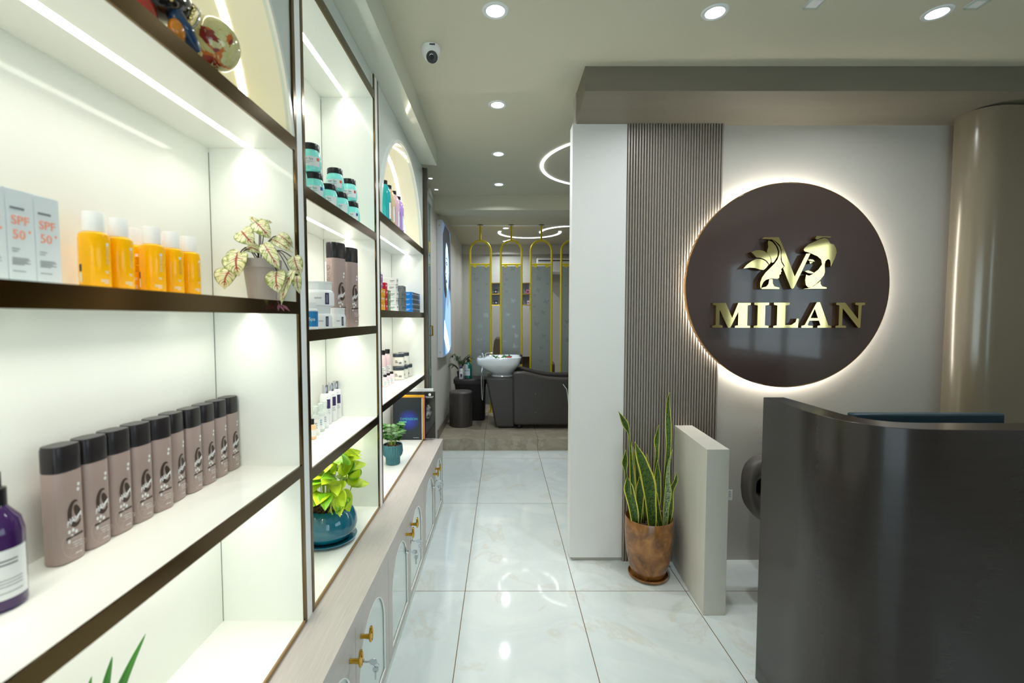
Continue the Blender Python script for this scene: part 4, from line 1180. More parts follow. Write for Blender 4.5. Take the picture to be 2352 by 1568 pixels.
SN = [([(295, 1580), (262, 1330), (225, 1130), (205, 975)], [.5, .9, 1, .05], 112, -.075, M_snake),
      ([(340, 1580), (352, 1330), (352, 1150), (342, 985)], [.5, .85, 1, .1], 100, -.045, M_snake),
      ([(478, 1590), (460, 1330), (410, 1030), (340, 800), (262, 578)], [.52, .75, 1, .72, .05], 158, -.09, M_snake),
      ([(590, 1580), (545, 1380), (505, 1180), (480, 1020)], [.75, 1, .9, .1], 66, -.03, M_snake),
      ([(530, 1500), (550, 1250), (560, 1020), (555, 815)], [.8, 1, .9, .05], 80, .02, M_snake),
      ([(618, 1590), (622, 1350), (617, 1150), (610, 960), (622, 800), (658, 648)], [.5, .8, 1, .6, .3, .05], 96, -.10, M_snake2),
      ([(655, 1590), (678, 1340), (690, 1150), (725, 1020), (750, 936)], [.6, .95, .8, .62, .08], 84, -.07, M_snake),
      ([(648, 1500), (660, 1050), (676, 700), (682, 420), (675, 180), (664, 52)], [.4, .6, .85, 1, .55, .06], 66, .01, M_snake),
      ([(560, 1480), (548, 1100), (556, 760), (570, 620), (588, 438)], [.6, .6, .62, 1, .06], 66, .05, M_snake),
      ([(300, 1520), (268, 1100), (240, 720), (236, 540), (180, 400), (98, 258)], [.5, .85, .5, .2, 1, .05], 72, -.02, M_snake),
      ([(300, 1540), (225, 1120), (190, 940), (182, 830), (188, 684)], [.4, .5, .3, 1, .08], 84, .0, M_snake),
      ([(452, 1480), (458, 1100), (462, 900), (455, 766)], [.8, .8, 1, .1], 40, .05, M_snake),
      ([(405, 1480), (350, 1050), (322, 880), (305, 690)], [.8, 1, .6, .1], 56, .04, M_snake),
      ([(432, 1480), (432, 1000), (430, 880), (436, 800)], [.8, .8, .7, .1], 34, .07, M_snake)]
for pts, ws, wd, dy, m_ in SN:
    n0 = len(pts)
    P = spline([snk(zx, zy, dy * .62 + .05 * sin(i * 1.3 + zx)*.4) for i, (zx, zy) in enumerate(pts)], 24)
    P[0].z = min(P[0].z, .296)
    N = len(P)
    W = []
    for i in range(N):
        q = i / (N - 1) * (n0 - 1); a = min(int(q), n0 - 2); f = q - a
        f = f * f * (3 - 2 * f)
        W.append((ws[a] * (1 - f) + ws[a + 1] * f) * wd * kx / 2)
    a = random.uniform(-.5, .5)
    MB().ribbon(P, W, (sin(a), -cos(a), 0), .35, nv=8).build('leaf', m_, t, smooth=80, solid=.0016)

# patterned leaf plant in the grey pot
CX, CY = -.695, 1.335
t = thing('caladium_plant', 'cream and red veined leafy plant in grey pot on the upper shelf', 'plant', (CX, CY, zB + EPS))
MB().lathe([(0, 0), (.036, 0), (.047, .092), (.0515, .093), (.0535, .117), (.0495, .117), (.047, .1), (0, .098)], 36).build('pot', M_gpot, t)
kc = 1.315 / 1055 / 5.808
def cal(zx, zy, dy): return Vector(((480 + zx / 5.808 - 1154) * 1.315 / 1055 - CX, dy, 1.497 + (730 - (470 + zy / 5.808)) * 1.315 / 1055 - zB))
CL = [((690, 285), (868, 478), 215, -.02, .6), ((535, 410), (690, 575), 260, -.035, .2), ((570, 590), (745, 660), 150, -.02, .8), ((352, 660), (228, 850), 190, .0, -.3),
      ((515, 735), (565, 985), 330, -.060, .0), ((370, 920), (325, 1142), 310, -.045, -.1), ((905, 410), (1060, 560), 140, .02, .7), ((900, 500), (1125, 648), 130, -.01, .6),
      ((880, 620), (1075, 905), 190, -.055, .5), ((1150, 740), (1225, 965), 190, -.01, .3), ((1022, 960), (1070, 1200), 262, -.062, .1), ((1190, 980), (1082, 1355), 140, -.055, -.2), ((1215, 1000), (1255, 1195), 130, -.03, .3), ((700, 300), (560, 170), 80, -.01, .2), ((760, 270), (838, 240), 70, 0, .3)]
stems = MB()
crown = Vector((0, 0, .112))
for (a, b_2, wd, dy, tw) in CL:
    A, B = cal(*a, dy), cal(*b_2, dy * 1.25)
    D = B - A
    L = D.length
    base = A - D * .22
    tip = B
    nn = 13
    nr = Vector((tw * .5, -1, .28)).normalized()
    P = [base + (tip - base) * (i / (nn - 1)) + nr * (.012 * sin(pi * i / (nn - 1))) for i in range(nn)]
    W = []
    for i in range(nn):
        u = i / (nn - 1)
        W.append(max(.0006, wd * kc / 2 * (min(1, sin(pi * min(u + .06, 1) ** .75) ** .62))))
    W[-1] = .0004
    MB().ribbon(P, W, nr, .18, nv=10).build('leaf', M_calad, t, smooth=80, solid=.0006)
    mid = (crown + A) / 2 + Vector((0, 0, .03 if A.z > .08 else .055))
    stems.tube(spline([crown + Vector((random.uniform(-.01, .01), random.uniform(-.01, .01), -.015)), mid, A + Vector((0, .004, 0))], 10), .0015, 6)
stems.build('stems', M_stem, t)
mb = MB()
for q in (-.1, .1, .3):
    p0 = cal(1030, 1330, -.06); mb.ribbon([p0, p0 + Vector((q * .05 + .004, 0, -.010)), p0 + Vector((q * .08 + .006, 0, -.020))], [.001, .004, .0004], (0, -1, 0), 0, nv=2)
mb.tube([cal(1010, 1180, -.058), cal(1000, 1250, -.06), cal(1030, 1330, -.06)], .0008, 5)
mb.build('young_shoot', mat('mauve_shoot', (150, 88, 104), .5), t, smooth=60)

# lime plant in the teal bowl
BX, BY = -.757, 1.948
t = thing('pothos_plant', 'lime green leafy plant in glossy teal bowl on the lowest shelf', 'plant', (BX, BY, .538 + EPS))
MB().lathe([(0, 0), (.085, 0), (.118, .012), (.121, .018), (.116, .018), (.09, .010), (0, .010)], 56).build('saucer', M_glaze, t)
MB().lathe([(0, .0105), (.07, .0105), (.098, .022), (.118, .048), (.1235, .075), (.119, .105), (.106, .132), (.094, .146), (.088, .150), (.083, .146), (.086, .138), (0, .13)], 56).build('bowl', M_glaze, t)
pebbles(.083, .139, 90, .0095, 9).build('pebbles', M_pebble, t)
def heart_leaf(p, d, L, Wd, nrm, droop, m_, par, nn=12):
    d = Vector(d).normalized(); nrm = Vector(nrm); nrm = (nrm - d * nrm.dot(d)).normalized()
    P = []
    for i in range(nn):
        u = i / (nn - 1)
        P.append(Vector(p) + d * (L * (u - .05)) - nrm * (droop * L * u * u) + nrm * .0)
    W = [max(.0004, Wd / 2 * min(1, (sin(pi * min(1, (u_ + .03)) ** .62)) ** .75)) for u_ in [i / (nn - 1) for i in range(nn)]]
    W[-1] = .0003
    return MB().ribbon(P, W, nrm, .28, nv=8).build('leaf', m_, par, smooth=80, solid=.0005)
rnd = random.Random(21)
stems = MB()
xlo, xhi = -.872 - BX, -.640 - BX
for k in range(72):
    a = 2 * pi * k * .382 + rnd.uniform(-.3, .3)
    ring = (k % 3) / 2
    q = .03 + .075 * ring + rnd.uniform(-.01, .01)
    hz = (.35, .285, .215)[k % 3] + rnd.uniform(-.03, .03)
    ex = max(xlo + .05, min(xhi - .03, q * cos(a) * 1.0))
    p = Vector((ex, q * sin(a) * 1.25 + (.02), hz))
    d = Vector((cos(a) * .55 + rnd.uniform(-.2, .2), sin(a) + rnd.uniform(-.2, .2), rnd.uniform(-.15, .45)))
    if ex > xhi - .07 and d.x > .2: d.x = .1
    if ex < xlo + .07 and d.x < -.2: d.x = -.05
    d.normalize()
    L = rnd.uniform(.075, .11)
    # keep inside the compartment
    if p.z + d.z * L > .40: d.z = -.1
    tip = p + d * L
    if tip.x < xlo + .03: d.x = 0.12
    dark = (ring > .9 and k % 2 == 0) or k % 5 == 0
    nrm = Vector((rnd.uniform(-.1, .5), rnd.uniform(-.75, -.1), 1 if k % 2 else .6))
    heart_leaf(p, d, L, L * rnd.uniform(.58, .72), nrm, rnd.uniform(.1, .4), M_pothos_d if dark else M_pothos, t)
    s0 = Vector((q * .5 * cos(a), q * .5 * sin(a), .125))
    if k % 3 == 0: stems.tube(spline([s0, (s0 + p) / 2 + Vector((0, 0, .03)), p], 8), [.0021] * 9, 6)
for (x, y, z, dx, dy, dz, L) in ((.075, .10, .20, .5, .85, .0, .12), (.06, .10, .28, .45, .9, .1, .13), (.05, .12, .33, .3, .9, .0, .12), (.075, -.02, .22, .35, -.2, -.7, .1), (.07, -.07, .24, .3, -.6, -.55, .11), (.06, .06, .35, .3, .6, .1, .11)):
    heart_leaf((x, y, z), (dx, dy, dz), L, L * .6, (.2, -.5, 1), .25, M_pothos, t)
    stems.tube(spline([Vector((x * .4, y * .4, .125)), Vector((x * .8, y * .8, z * .8)), Vector((x, y, z))], 8), [.0024] * 9, 6)
for q in range(5):
    stems.tube(spline([Vector((.02 + .008 * q, -.05 - .006 * q, .13)), Vector((.05, -.075 - .004 * q, .19)), Vector((.055 + .004 * q, -.06, .26))], 8), [.0027] * 9, 6)
stems.build('stems', M_stem_l, t)

# dark leaf plant in the ribbed teal pot
RX, RY = -.722, 2.985
t = thing('small_glossy_plant', 'small dark green plant in ribbed teal pot beside the propped books', 'plant', (RX, RY, .538 + EPS))
MB().lathe([(0, 0), (.042, 0), (.044, .004), (.044, .045), (.058, .062), (.0625, .085), (.0625, .128), (.060, .131), (.057, .128), (.057, .115), (0, .112)], 96, rib=lambda k, z: (.06 if (k // 2) % 2 else 0.) if z < .128 and z > .003 else 0.).build('pot', M_glaze2, t, smooth=25)
pebbles(.055, .119, 50, .008, 4).build('pebbles', M_pebble, t)
rnd = random.Random(5)
stems = MB()
for k in range(9):
    a = 2 * pi * k / 9 + rnd.uniform(-.2, .2)
    q = .035 + .05 * (k % 3) / 2
    top = Vector((q * cos(a), q * sin(a), .165 + .085 * ((k * 2) % 3) / 2 + rnd.uniform(0, .02)))
    s0 = Vector((.012 * cos(a), .012 * sin(a), .112))
    path = spline([s0, (s0 + top) / 2 + Vector((0, 0, .02)), top], 10)
    stems.tube(path, .002, 6)
    for j, f in enumerate((.5, .72, .9, 1.)):
        p = path[int(f * (len(path) - 1))]
        for sd in (-1, 1):
            b_ = a + sd * 1.25 + rnd.uniform(-.3, .3)
            heart_leaf(p, (cos(b_), sin(b_), .25), .048, .033, (0, -.4, 1), .35, M_dark_leaf, t, 8)
stems.build('stems', M_stem_l, t)

# spider-like plant low on the first bay
t = thing('sword_leaf_plant', 'green sword-leaved plant rising from the lowest shelf, tips only', 'plant', (-.765, .80, .538 + EPS))
MB().lathe([(0, 0), (.05, 0), (.062, .11), (.064, .12), (.06, .12), (.056, .105), (0, .1)], 32).build('pot', M_gpot, t)
pebbles(.055, .106, 40, .009, 8).build('pebbles', M_pebble, t)
for k, tipp in enumerate([(-.750, .933, .834), (-.752, .853, .845), (-.740, .728, .885), (-.765, .705, .90), (-.80, .86, .80), (-.70, .80, .80), (-.80, .76, .84)]):
    T = Vector(tipp) - Vector((-.765, .80, .538))
    b0 = Vector((.015 * cos(k), .015 * sin(k), .10))
    P = spline([b0, b0 * .5 + T * .45 + Vector((0, 0, .04)), T], 16)
    N = len(P)
    MB().ribbon(P, [.013 * (1 - (i / (N - 1)) ** 1.6) + .0003 for i in range(N)], (.75, -.65, .15), .3, nv=4).build('leaf', M_dark_leaf if k > 3 else mat('sword_green', (66, 122, 48), .4), t, smooth=80, solid=.0008)
# ------------------------------------------------------------------ back room
def loft(rings, seg=40):
    """rings: (cx, cy, z, ax, ay, power)"""
    mb = MB(); vs, fs = [], []
    for cx, cy, z, ax, ay, pw in rings:
        e = 2. / pw
        for k in range(seg):
            a = 2 * pi * k / seg
            c_, s_ = cos(a), sin(a)
            vs.append((cx + ax * math.copysign(abs(c_) ** e, c_), cy + ay * math.copysign(abs(s_) ** e, s_), z))
    for i in range(len(rings) - 1):
        for k in range(seg):
            k2 = (k + 1) % seg
            fs.append((i * seg + k, i * seg + k2, (i + 1) * seg + k2, (i + 1) * seg + k))
    fs.append(list(range(seg))[::-1]); fs.append(list(range((len(rings) - 1) * seg, len(rings) * seg)))
    return mb.add(vs, fs)

ZP = .13
# shampoo chair
t = thing('shampoo_chair', 'dark grey leather shampoo chair with white wash basin on the raised step', 'salon chair', (0, 5.6, ZP))
MB().prism([(-.205, .628), (.150, .628), (.150, .012), (-.085, .012)], .03, .56, 'xz').build('pedestal', M_leather_k, t, bevel=.022)
curve = [(.125, .66), (.130, .69), (.150, .706), (.20, .712), (.27, .709), (.36, .688), (.46, .660), (.58, .640), (.72, .632), (.90, .632), (1.08, .645), (1.20, .66), (1.24, .63), (1.25, .11), (1.22, .052), (.16, .052), (.130, .085)]
for nm, y0, y1 in (('near', -.02, .09), ('far', .52, .63)):
    sp_ = MB().prism(curve, y0, y1, 'xz').build('arm_panel', M_leather_k, t, bevel=.028)
    if nm == 'near':
        for x, z in ((.407, .436), (.412, .205), (.88, .436), (.88, .205)):
            MB().ball((x, -.018, z), .017, 16, 10, (1, .5, 1)).build('button', M_leather, sp_)
MB().box(.16, 1.15, .08, .53, .28, .47).build('seat', M_leather, t, bevel=.04)
MB().prism([(.16, .44), (.20, .64), (.30, .64), (.46, .47), (.46, .44)], .09, .52, 'xz').build('back_cushion', M_leather, t, bevel=.03)
for x in (.21, 1.15):
    for y in (.06, .54):
        MB().lathe([(0, .0005), (.022, .0005), (.034, .012), (.034, .04), (.03, .052), (0, .052)], 16, (x, y)).build('foot', M_black, t)
for y in (.08, .50): MB().lathe([(0, .0005), (.014, .0005), (.014, .014), (0, .014)], 12, (-.06, y)).build('foot', M_chrome, t)
bz = .40
rings = [(.0, .3, .625, .140, .15, 3), (.0, .3, .645, .128, .14, 3), (-.012, .3, .68, .160, .18, 3.2), (-.035, .3, .725, .212, .228, 3.6), (-.048, .3, .765, .258, .256, 4), (-.05, .3, .79, .272, .266, 4.4), (-.045, .3, .84, .282, .272, 4.6), (-.04, .3, .868, .282, .272, 4.6), (-.04, .3, .874, .275, .265, 4.6), (-.03, .3, .868, .245, .238, 4.2), (-.01, .3, .82, .215, .215, 3.4), (.0, .3, .74, .16, .165, 2.6), (.0, .3, .70, .06, .06, 2)]
def shear(mb):
    mb.v = [(x, y, z + (.022 * (x + .04) if z > .8 else 0)) for x, y, z in mb.v]; return mb
ba = shear(loft(rings, 56)).build('wash_basin', M_ceramic, t, smooth=50)
mb = MB().lathe([(0, .845), (.022, .845), (.022, .905), (.018, .925), (0, .928)], 20, (-.245, .22))
mb.tube([(-.245, .22, .90), (-.19, .22, .925), (-.13, .22, .925)], [.010, .006, .004], 8).tube([(-.235, .30, .86), (-.19, .30, .885), (-.15, .30, .878)], .012, 8)
mb.build('mixer_tap', M_chrome, ba)
MB().tube(spline([Vector((-.24, .10, .80)), Vector((-.255, .02, .68)), Vector((-.255, -.0, .5)), Vector((-.245, .0, .36)), Vector((-.235, .02, .5)), Vector((-.235, .05, .68))], 30), .007, 8).build('shower_hose', M_chrome, t)
MB().box(.222, .252, .2, .4, .78, .90).build('neck_rest', M_black, t, bevel=.01)
MB().tube([(.738, -.035, .565), (.785, -.035, .50), (.80, -.035, .40), (.815, -.024, .27)], .008, 8).build('recline_lever', M_chrome, t)

mb = MB(); rnd = random.Random(4)
t = thing('flower_sprigs', 'small green sprigs with red blossoms lying in the wash basin', 'flowers', (.02, 5.87, ZP + .835))
for k in range(16):
    a = rnd.uniform(0, 2 * pi); p = Vector((rnd.uniform(-.13, .10), rnd.uniform(-.1, .1), rnd.uniform(.0, .02)))
    d = Vector((cos(a) * .7, sin(a) * .4, rnd.uniform(.2, .8))).normalized()
    P = [p + d * (.055 * i / 5) for i in range(6)]
    mb.ribbon(P, [.001, .009, .012, .010, .006, .0006], (0, -1, .4), .2, nv=4)
mb.build('leaves', M_dark_leaf, t, smooth=60)
mb = MB()
for x, y in ((.05, -.06), (.075, -.02), (.03, .02)):
    for k in range(6):
        a = 2 * pi * k / 6; mb.ball((x + .011 * cos(a), y + .011 * sin(a), .03), .009, 8, 6)
    mb.ball((x, y, .036), .009, 8, 6)
mb.build('blossoms', mat('red_petals', (190, 24, 50), .5), t)
MB().tube([(-.14, .0, -.09), (-.05, -.01, .01), (.08, -.02, .02)], .003, 6).build('twig', M_stem_l, t)

# stool, bin and what stands on it
t = thing('round_stool', 'round dark leather stool standing in front of the wicker bin', 'stool', (-.528, 5.80, ZP))
MB().lathe([(0, .0005), (.138, .0005), (.145, .006), (.147, .4), (.145, .412), (0, .413)], 48).build('body', M_leather_k, t)
MB().lathe([(0, .413), (.146, .413), (.1495, .420), (.1485, .432), (.138, .442), (.07, .451), (0, .453)], 48).build('seat_pad', M_leather, t)
t = thing('storage_bin', 'dark wicker-textured storage bin with lid behind the stool', 'bin', (-.43, 6.20, ZP))
loft([(.03, 0, .0005, .155, .14, 6), (.03, 0, .02, .165, .15, 6), (.0, 0, .40, .20, .17, 6), (.0, 0, .495, .212, .178, 6)]).build('body', M_wicker, t, smooth=50)
loft([(0, 0, .495, .222, .186, 6), (0, 0, .54, .226, .19, 6), (0, 0, .556, .220, .184, 6), (0, 0, .562, .205, .17, 6)]).build('lid', mat('dark_bin_lid', (46, 40, 40), .5), t, smooth=50)
zb = ZP + .562 + EPS
t = thing('pump_bottle', 'green pump bottle with white labels on the wicker bin', 'bottle', (-.455, 6.10, zb))
b = MB().lathe([(0, 0), (.045, 0), (.049, .004), (.049, .165), (.044, .19), (.022, .212), (.018, .222), (0, .222)], 32).build('bottle', mat('green_bottle', (10, 96, 84), .15, coat=.5), t)
mb = MB().lathe([(.019, .22), (.019, .24), (.007, .243), (.007, .275), (.014, .277), (.014, .29), (0, .292)], 20); mb.tube([(0, 0, .284), (.03, -.01, .283), (.046, -.015, .272)], [.008, .006, .004], 8)
mb.build('pump', M_black, t)
mb = MB(); patch(mb, .0493, -170, -60, .042, .135, 12); patch(mb, .0493, -170, -95, .138, .19, 8); lab = mb.build('label', mat('pale_label', (206, 216, 220), .5), b)
mb = MB()
for i, (a0, a1, z) in enumerate(((-165, -130, .172), (-165, -140, .166), (-165, -70, .112), (-165, -80, .106), (-165, -75, .1), (-160, -135, .06), (-125, -110, .06), (-100, -85, .06))): patch(mb, .0496, a0, a1, z, z + .003, 6)
mb.build('label_text', M_print_k, lab)
t = thing('serum_bottle', 'small clear bottle with purple cap beside the green pump bottle', 'bottle', (-.545, 6.04, zb))
b = MB().lathe([(0, 0), (.028, 0), (.030, .004), (.030, .10), (.026, .125), (.014, .14), (0, .142)], 28).build('bottle', M_clear, t)
MB().lathe([(.015, .14), (.015, .165), (0, .167)], 20).build('cap', mat('purple_cap', (70, 50, 130), .3), t)
mb = MB(); patch(mb, .0303, -130, -50, .03, .10, 8); lab = mb.build('label', M_plw, b)
mb = MB(); patch(mb, .0306, -110, -60, .03, .07, 6); mb.build('purple_block', mat('purple_print', (58, 42, 92), .5), lab)
t = thing('potted_palm', 'small feathery palm in pot behind the bottles on the bin', 'plant', (-.58, 6.27, zb))
MB().lathe([(0, 0), (.035, 0), (.045, .07), (.047, .075), (.042, .075), (.04, .065), (0, .062)], 28).build('pot', M_black, t)
mb = MB(); rnd = random.Random(11)
for k in range(13):
    a = 2 * pi * k / 13 + rnd.uniform(-.2, .2)
    R0, H0 = rnd.uniform(.07, .14), rnd.uniform(.15, .30)
    fr = spline([Vector((.01 * cos(a), .01 * sin(a), .06)), Vector((R0 * .45 * cos(a), R0 * .3 * sin(a), H0 * .75)), Vector((R0 * cos(a), R0 * .55 * sin(a), H0)), Vector((R0 * 1.35 * cos(a), R0 * .7 * sin(a), H0 * .92))], 18)
    mb.tube(fr, .0018, 5)
    for i in range(5, len(fr)):
        tg = (fr[i] - fr[i - 1]).normalized()
        for sd in (-1, 1):
            s_ = tg.cross(Vector((0, 0, 1))).normalized() * sd
            d = (s_ * .8 + tg * .7 + Vector((0, 0, .1))).normalized()
            P = [fr[i] + d * (.05 * q / 4) - Vector((0, 0, .006 * (q / 4) ** 2)) for q in range(5)]
            mb.ribbon(P, [.001, .0042, .0045, .003, .0004], (0, -.4, 1), 0, nv=2)
mb.build('foliage', M_palm, t, smooth=60)

# gold frames with frosted glass
FY = 6.62
def bfly(mb, cx, cz, s, rot, y):
    def wing(l, w, ang, off):
        pts = []
        for i in range(14):
            a = 2 * pi * i / 14
            u = l * (.5 + .5 * cos(a)); v = w * sin(a) * (.5 + .5 * u / l)
            ca, sa = cos(ang + rot), sin(ang + rot)
            pts.append((cx + s * (u * ca - v * sa), y, cz + s * (u * sa + v * ca)))
        mb.add(pts, [list(range(14))])
    wing(1., .34, radians(48), 0); wing(1., .34, radians(132), 0); wing(.68, .30, radians(-28), 0); wing(.68, .30, radians(208), 0)
def frame(a, b, label, seed):
    cx, r = (a + b) / 2, (b - a) / 2
    t = thing('arched_frame', label, 'partition', (cx, FY, ZP), 0, 'arched gold frames with frosted glass')
    zs = 2.450 - ZP
    path = [(-r, 0, .012), (-r, 0, zs * .5), (-r, 0, zs)] + [(r * cos(q), 0, zs + r * sin(q)) for q in [pi - pi * i / 20 for i in range(1, 20)]] + [(r, 0, zs), (r, 0, zs * .5), (r, 0, .012)]
    MB().tube(path, .0145, 8).build('tube_frame', M_frame, t)
    MB().tube([(0, 0, zs + r), (0, 0, CZ - ZP - .004)], .0145, 8).build('hanging_post', M_frame, t)
    MB().lathe([(0, CZ - ZP - .010), (.045, CZ - ZP - .010), (.045, CZ - ZP - .0005), (0, CZ - ZP - .0005)], 20).build('ceiling_flange', M_bronze_d, t)
    for s in (-r, r): MB().lathe([(0, .0005), (.03, .0005), (.03, .012), (0, .012)], 16, (s, 0)).build('floor_flange', M_frame, t)
    MB().tube([(-r, 0, 2.262 - ZP), (r, 0, 2.262 - ZP)], .0125, 8).build('crossbar', M_frame, t)
    gl = MB().box(-r + .0155, r - .0155, -.004, .004, .12, 2.236 - ZP).build('frosted_glass', M_frosted, t, smooth=0)
    rnd = random.Random(seed)
    z = 2.06
    while z > .5:
        mb = MB(); bfly(mb, rnd.uniform(-r * .5, r * .55), z, rnd.choice((.035, .045, .052)), rnd.uniform(-.5, .5), -.0046)
        mb.build('butterfly', M_clearfilm, gl, smooth=0)
        if rnd.random() < .7:
            mb = MB(); bfly(mb, rnd.choice((-1, 1)) * r * .62, z - .07, rnd.choice((.018, .026)), rnd.uniform(-.6, .6), -.0046)
            mb.build('butterfly', M_clearfilm, gl, smooth=0)
        z -= rnd.uniform(.13, .2)
    for s in (-.55, .55):
        mb = MB().lathe([(0, -.008), (.024, -.008), (.024, .008), (0, .008)], 20); mb.v = [(x + s * r, z_, 2.24 - ZP + y_) for x, y_, z_ in mb.v]
        mb.build('glass_clip', M_frame, t)
frame(-.462, -.168, 'arched gold frame with frosted butterfly glass, first beside the inner wall', 2)
frame(-.022, .275, 'arched gold frame with frosted butterfly glass, second from the inner wall', 5)
frame(.406, .705, 'arched gold frame with frosted butterfly glass, third from the inner wall', 8)
frame(.842, 1.140, 'arched gold frame with frosted butterfly glass, half hidden by the white panel', 12)
struct(MB().box(-.735, SR, 6.60, 6.64, CZ - .012, CZ - .0006).build('trim_2', M_white, smooth=0), 'thin ceiling rail carrying the gold frames', 'trim')
def cubby(a, b, label, items):
    t = thing('frame_shelf', label, 'shelf', ((a + b) / 2, FY, 1.68), 0, 'small shelves between the gold frames')
    w = (b - a) / 2 - .0155
    MB().box(-w, w, .052, .058, -.004, .318).build('back_panel', mat('lilac_grey_panel', (150, 146, 158), .5), t, smooth=0)
    for z in (0, .156, .312): MB().box(-w, w, -.05, .052, z - .006, z + .006).build('shelf', M_brass, t, smooth=0)
    for nm, lb, x, z, ww, h, c_, m2 in items:
        q = thing('product_box', lb, 'box', ((a + b) / 2 + x, FY - .01, 1.68 + z + .0066), 0, 'small product boxes on the frame shelves')
        o = MB().box(-ww / 2, ww / 2, -.02, .02, 0, h).build('carton', mat('product_' + nm, c_, .4), q, bevel=.001)
        MB().box(-ww * .3, ww * .3, -.0208, -.0202, h * .3, h * .65).build('print', mat('product_mark_' + nm, m2, .5), o, smooth=0)
cubby(-.168, -.022, 'small gold shelf between the first and second gold frames', [('black', 'black product box on the upper gold shelf by the first frame', .0, .156, .042, .062, (34, 32, 32), (200, 200, 196)), ('dark', 'dark product box beside the black one on the upper gold shelf', -.037, .156, .026, .05, (70, 64, 62), (150, 146, 140)),
      ('black', 'black product box on the lower gold shelf by the first frame', .005, 0, .042, .06, (34, 32, 32), (200, 200, 196)), ('dark', 'dark product box beside the black one on the lower gold shelf', -.035, 0, .028, .056, (70, 64, 62), (150, 146, 140))])
cubby(.275, .406, 'small gold shelf between the second and third gold frames', [('pink', 'pink and orange product box on the upper gold shelf', .022, .156, .044, .062, (206, 120, 150), (96, 24, 52)), ('white', 'white and pink product box on the lower gold shelf', .030, 0, .032, .058, (224, 214, 218), (150, 40, 80))])

# portrait light box
LY0, LY1, LZ0, LZ1 = 5.185, 6.00, 1.05, 2.592
t = thing('portrait_light_box', 'tall backlit light box with black and white portrait of a woman', 'light box', (-.735, LY0, LZ0))
MB().box(.0006, .062, 0, LY1 - LY0, 0, LZ1 - LZ0).build('housing', mat('white_housing', (206, 208, 214), .4), t, bevel=.002)
def em(name, c, s): return mat(name, c, .5, emit=s)
def pic(name, pts, m_, lay):
    q = [((LY1 - LY0) * u, (LZ1 - LZ0) * (1 - v)) for u, v in pts]
    return MB().prism(q, .062 + .0002 * lay, .0621 + .0002 * lay, 'yz').build(name, m_, scr if lay > 1 else t, smooth=0)
scr = None
scr = pic('screen', [(.01, .005), (.99, .005), (.99, .995), (.01, .995)], em('backlit_blue', (96, 130, 168), .55), 1)
pic('hair', [(.06, .10), (.3, .0065), (.85, .0065), (.97, .1), (.98, .5), (.75, .46), (.72, .56), (.55, .57), (.3, .55), (.15, .5), (.1, .3)], em('backlit_hair', (40, 42, 50), .5), 2)
pic('shoulders', [(.5, .5), (.72, .48), (.97, .6), (.985, .95), (.6, .99), (.3, .99), (.16, .8), (.35, .6)], em('backlit_skin_shade', (150, 190, 226), .85), 3)
pic('face', [(.36, .19), (.45, .125), (.62, .15), (.78, .24), (.82, .34), (.72, .47), (.58, .50), (.45, .475), (.40, .44), (.36, .42), (.38, .40), (.30, .37), (.36, .33), (.34, .27)], em('backlit_skin', (196, 218, 240), .8), 4)
pic('cheek_shade', [(.62, .152), (.78, .24), (.82, .34), (.72, .47), (.60, .495), (.66, .42), (.70, .34), (.68, .24)], em('backlit_cheek', (132, 158, 186), .6), 5)
pic('neck', [(.46, .476), (.58, .50), (.72, .47), (.76, .56), (.62, .64), (.44, .60)], em('backlit_neck', (140, 170, 200), .65), 5)
pic('eye', [(.38, .292), (.42, .276), (.50, .272), (.58, .286), (.50, .302), (.43, .302)], em('backlit_dark', (42, 46, 56), .3), 5)
pic('eye_glint', [(.43, .286), (.48, .281), (.51, .288), (.46, .295)], em('backlit_glint', (220, 235, 250), .9), 6)
pic('brow', [(.36, .256), (.46, .240), (.62, .250), (.60, .256), (.46, .249)], em('backlit_dark', (42, 46, 56), .3), 5)
pic('nose_shadow', [(.33, .366), (.39, .360), (.43, .374), (.36, .380)], em('backlit_dark', (42, 46, 56), .3), 5)
pic('lips', [(.37, .418), (.43, .410), (.47, .414), (.54, .424), (.47, .440), (.40, .436)], em('backlit_lips', (86, 84, 98), .4), 5)
pic('cloth', [(.16, .72), (.3, .76), (.62, .86), (.85, .97), (.6, .99), (.3, .92), (.12, .86)], em('backlit_cloth', (222, 236, 250), 1.0), 5)
MB().box(.0001, .0006, .1, .7, .3, 1.2).build('wall_mount', M_chrome, t, smooth=0)
for z in (.06, .77, 1.48): MB().ball((.03, -.0005, z), .008, 10, 8, (1, .3, 1)).build('screw', M_chrome, t)

# glass door leaf beside the shelves
t = thing('glass_door', 'teal tinted glass door leaf beside the end of the display shelves', 'door', (-.70, 3.80, 0))
MB().box(-.005, .005, 0, .66, .012, 2.58).build('glass', M_teal_glass, t, smooth=0)
MB().box(-.006, .006, .66, .666, .012, 2.58).build('glass_edge', M_teal_edge, t, smooth=0)
MB().box(-.02, .02, -.02, .70, 2.58, 2.66).build('top_rail', mat('pale_rail', (206, 210, 206), .3), t, bevel=.002)
MB().box(.0055, .0075, .58, .63, 2.12, 2.22).build('yellow_tag', mat('yellow_tag', (220, 176, 30), .5), t, smooth=0)
MB().tube([(.006, .60, 1.33), (.03, .60, 1.33), (.03, .60, 1.42), (.006, .60, 1.42)], .008, 8).build('handle', M_brass, t)

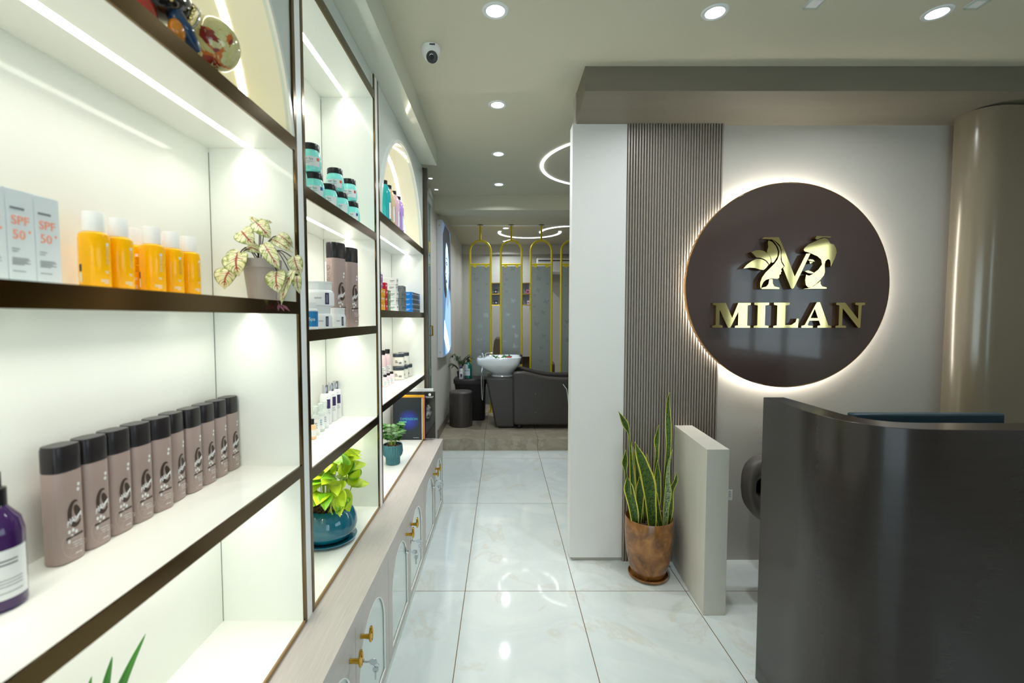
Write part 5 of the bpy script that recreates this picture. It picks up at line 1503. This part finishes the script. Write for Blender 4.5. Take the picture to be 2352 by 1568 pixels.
# air conditioner, outlet, salon chairs behind the partition
t = thing('air_conditioner', 'white wall air conditioner high on the back wall', 'air conditioner', (1.10, 8.42, 2.27))
MB().prism([(0, 0), (-.15, .0), (-.19, .05), (-.19, .27), (-.17, .295), (0, .295)], -.485, .485, 'yz').build('housing', M_plw, t, bevel=.008)
MB().box(-.3, .3, .0005, .0795, .06, .2).build('wall_mount', M_chrome, t, smooth=0)
MB().box(-.46, .46, -.1935, -.1885, .235, .255).build('display_strip', M_black, t, smooth=0)
MB().box(-.44, .44, -.165, -.10, -.004, .004).build('louvre', mat('grey_louvre', (150, 152, 154), .4), t, smooth=0)
t = thing('wall_outlet', 'small white outlet plate low on the back wall between the frames', 'outlet', (-.064, 8.5, .89))
MB().box(-.035, .035, -.010, -.0006, -.06, .06).build('plate', M_plw, t, bevel=.002)
MB().box(-.012, .012, -.013, -.0102, -.02, .02).build('switch', mat('grey_switch', (180, 182, 184), .4), t, smooth=0)
M_brown = mat('brown_leather', (112, 94, 72), .45)
def salon_chair(label, x, y, rz, bh):
    t = thing('salon_chair', label, 'chair', (x, y, ZP), rz, 'brown salon chairs behind the gold frames')
    MB().lathe([(0, .0005), (.24, .0005), (.24, .012), (.05, .03), (0, .03)], 32).build('base', M_chrome, t)
    MB().lathe([(0, .03), (.035, .03), (.035, .34), (0, .34)], 16).build('column', M_chrome, t)
    MB().box(-.26, .26, -.26, .24, .34, .46).build('seat', M_brown, t, bevel=.035)
    pts = []
    out = [(-.25, .42), (-.27, .6), (-.26, bh - .2), (-.20, bh - .06), (-.1, bh), (.1, bh), (.20, bh - .06), (.26, bh - .2), (.27, .6), (.25, .42)]
    MB().prism(out, .20, .30, 'xz').build('backrest', M_brown, t, bevel=.04)
    for s in (-1, 1): MB().box(s * .29 - .04, s * .29 + .04, -.22, .22, .44, .62).build('armrest', M_brown, t, bevel=.03)
salon_chair('brown leather salon chair with tall back behind the first gold frame', -.27, 7.45, radians(-70), 1.06)
salon_chair('brown leather salon chair with low back behind the second gold frame', .55, 7.75, radians(175), .66)

# ------------------------------------------------------------------ light, world, camera
w = bpy.data.worlds.new('World'); S.world = w; w.use_nodes = True
bg = w.node_tree.nodes['Background']; bg.inputs[0].default_value = (.78, .90, 1.0, 1); bg.inputs[1].default_value = 3.2

cam = bpy.data.cameras.new('camera'); co = bpy.data.objects.new('camera', cam); COL.objects.link(co)
cam.sensor_width = 36.; cam.lens = 1055. / 2352 * 36
cam.shift_x = 22. / 2352
cam.clip_start = .02; cam.clip_end = 60
co.location = (0, 0, 1.497)
co.rotation_euler = (pi / 2 - math.atan(54 / 1055.), 0, 0)
cam.dof.use_dof = True; cam.dof.focus_distance = 2.8; cam.dof.aperture_fstop = 2.8
S.camera = co
vs = S.view_settings
vs.view_transform = 'Standard'; vs.look = 'None'; vs.exposure = 0.1; vs.gamma = 1.0; vs.use_curve_mapping = False
cy = S.cycles
cy.use_denoising = True; cy.max_bounces = 10; cy.diffuse_bounces = 6; cy.glossy_bounces = 5; cy.transmission_bounces = 6; cy.transparent_max_bounces = 12
cy.sample_clamp_indirect = 6.0; cy.caustics_reflective = False; cy.caustics_refractive = False
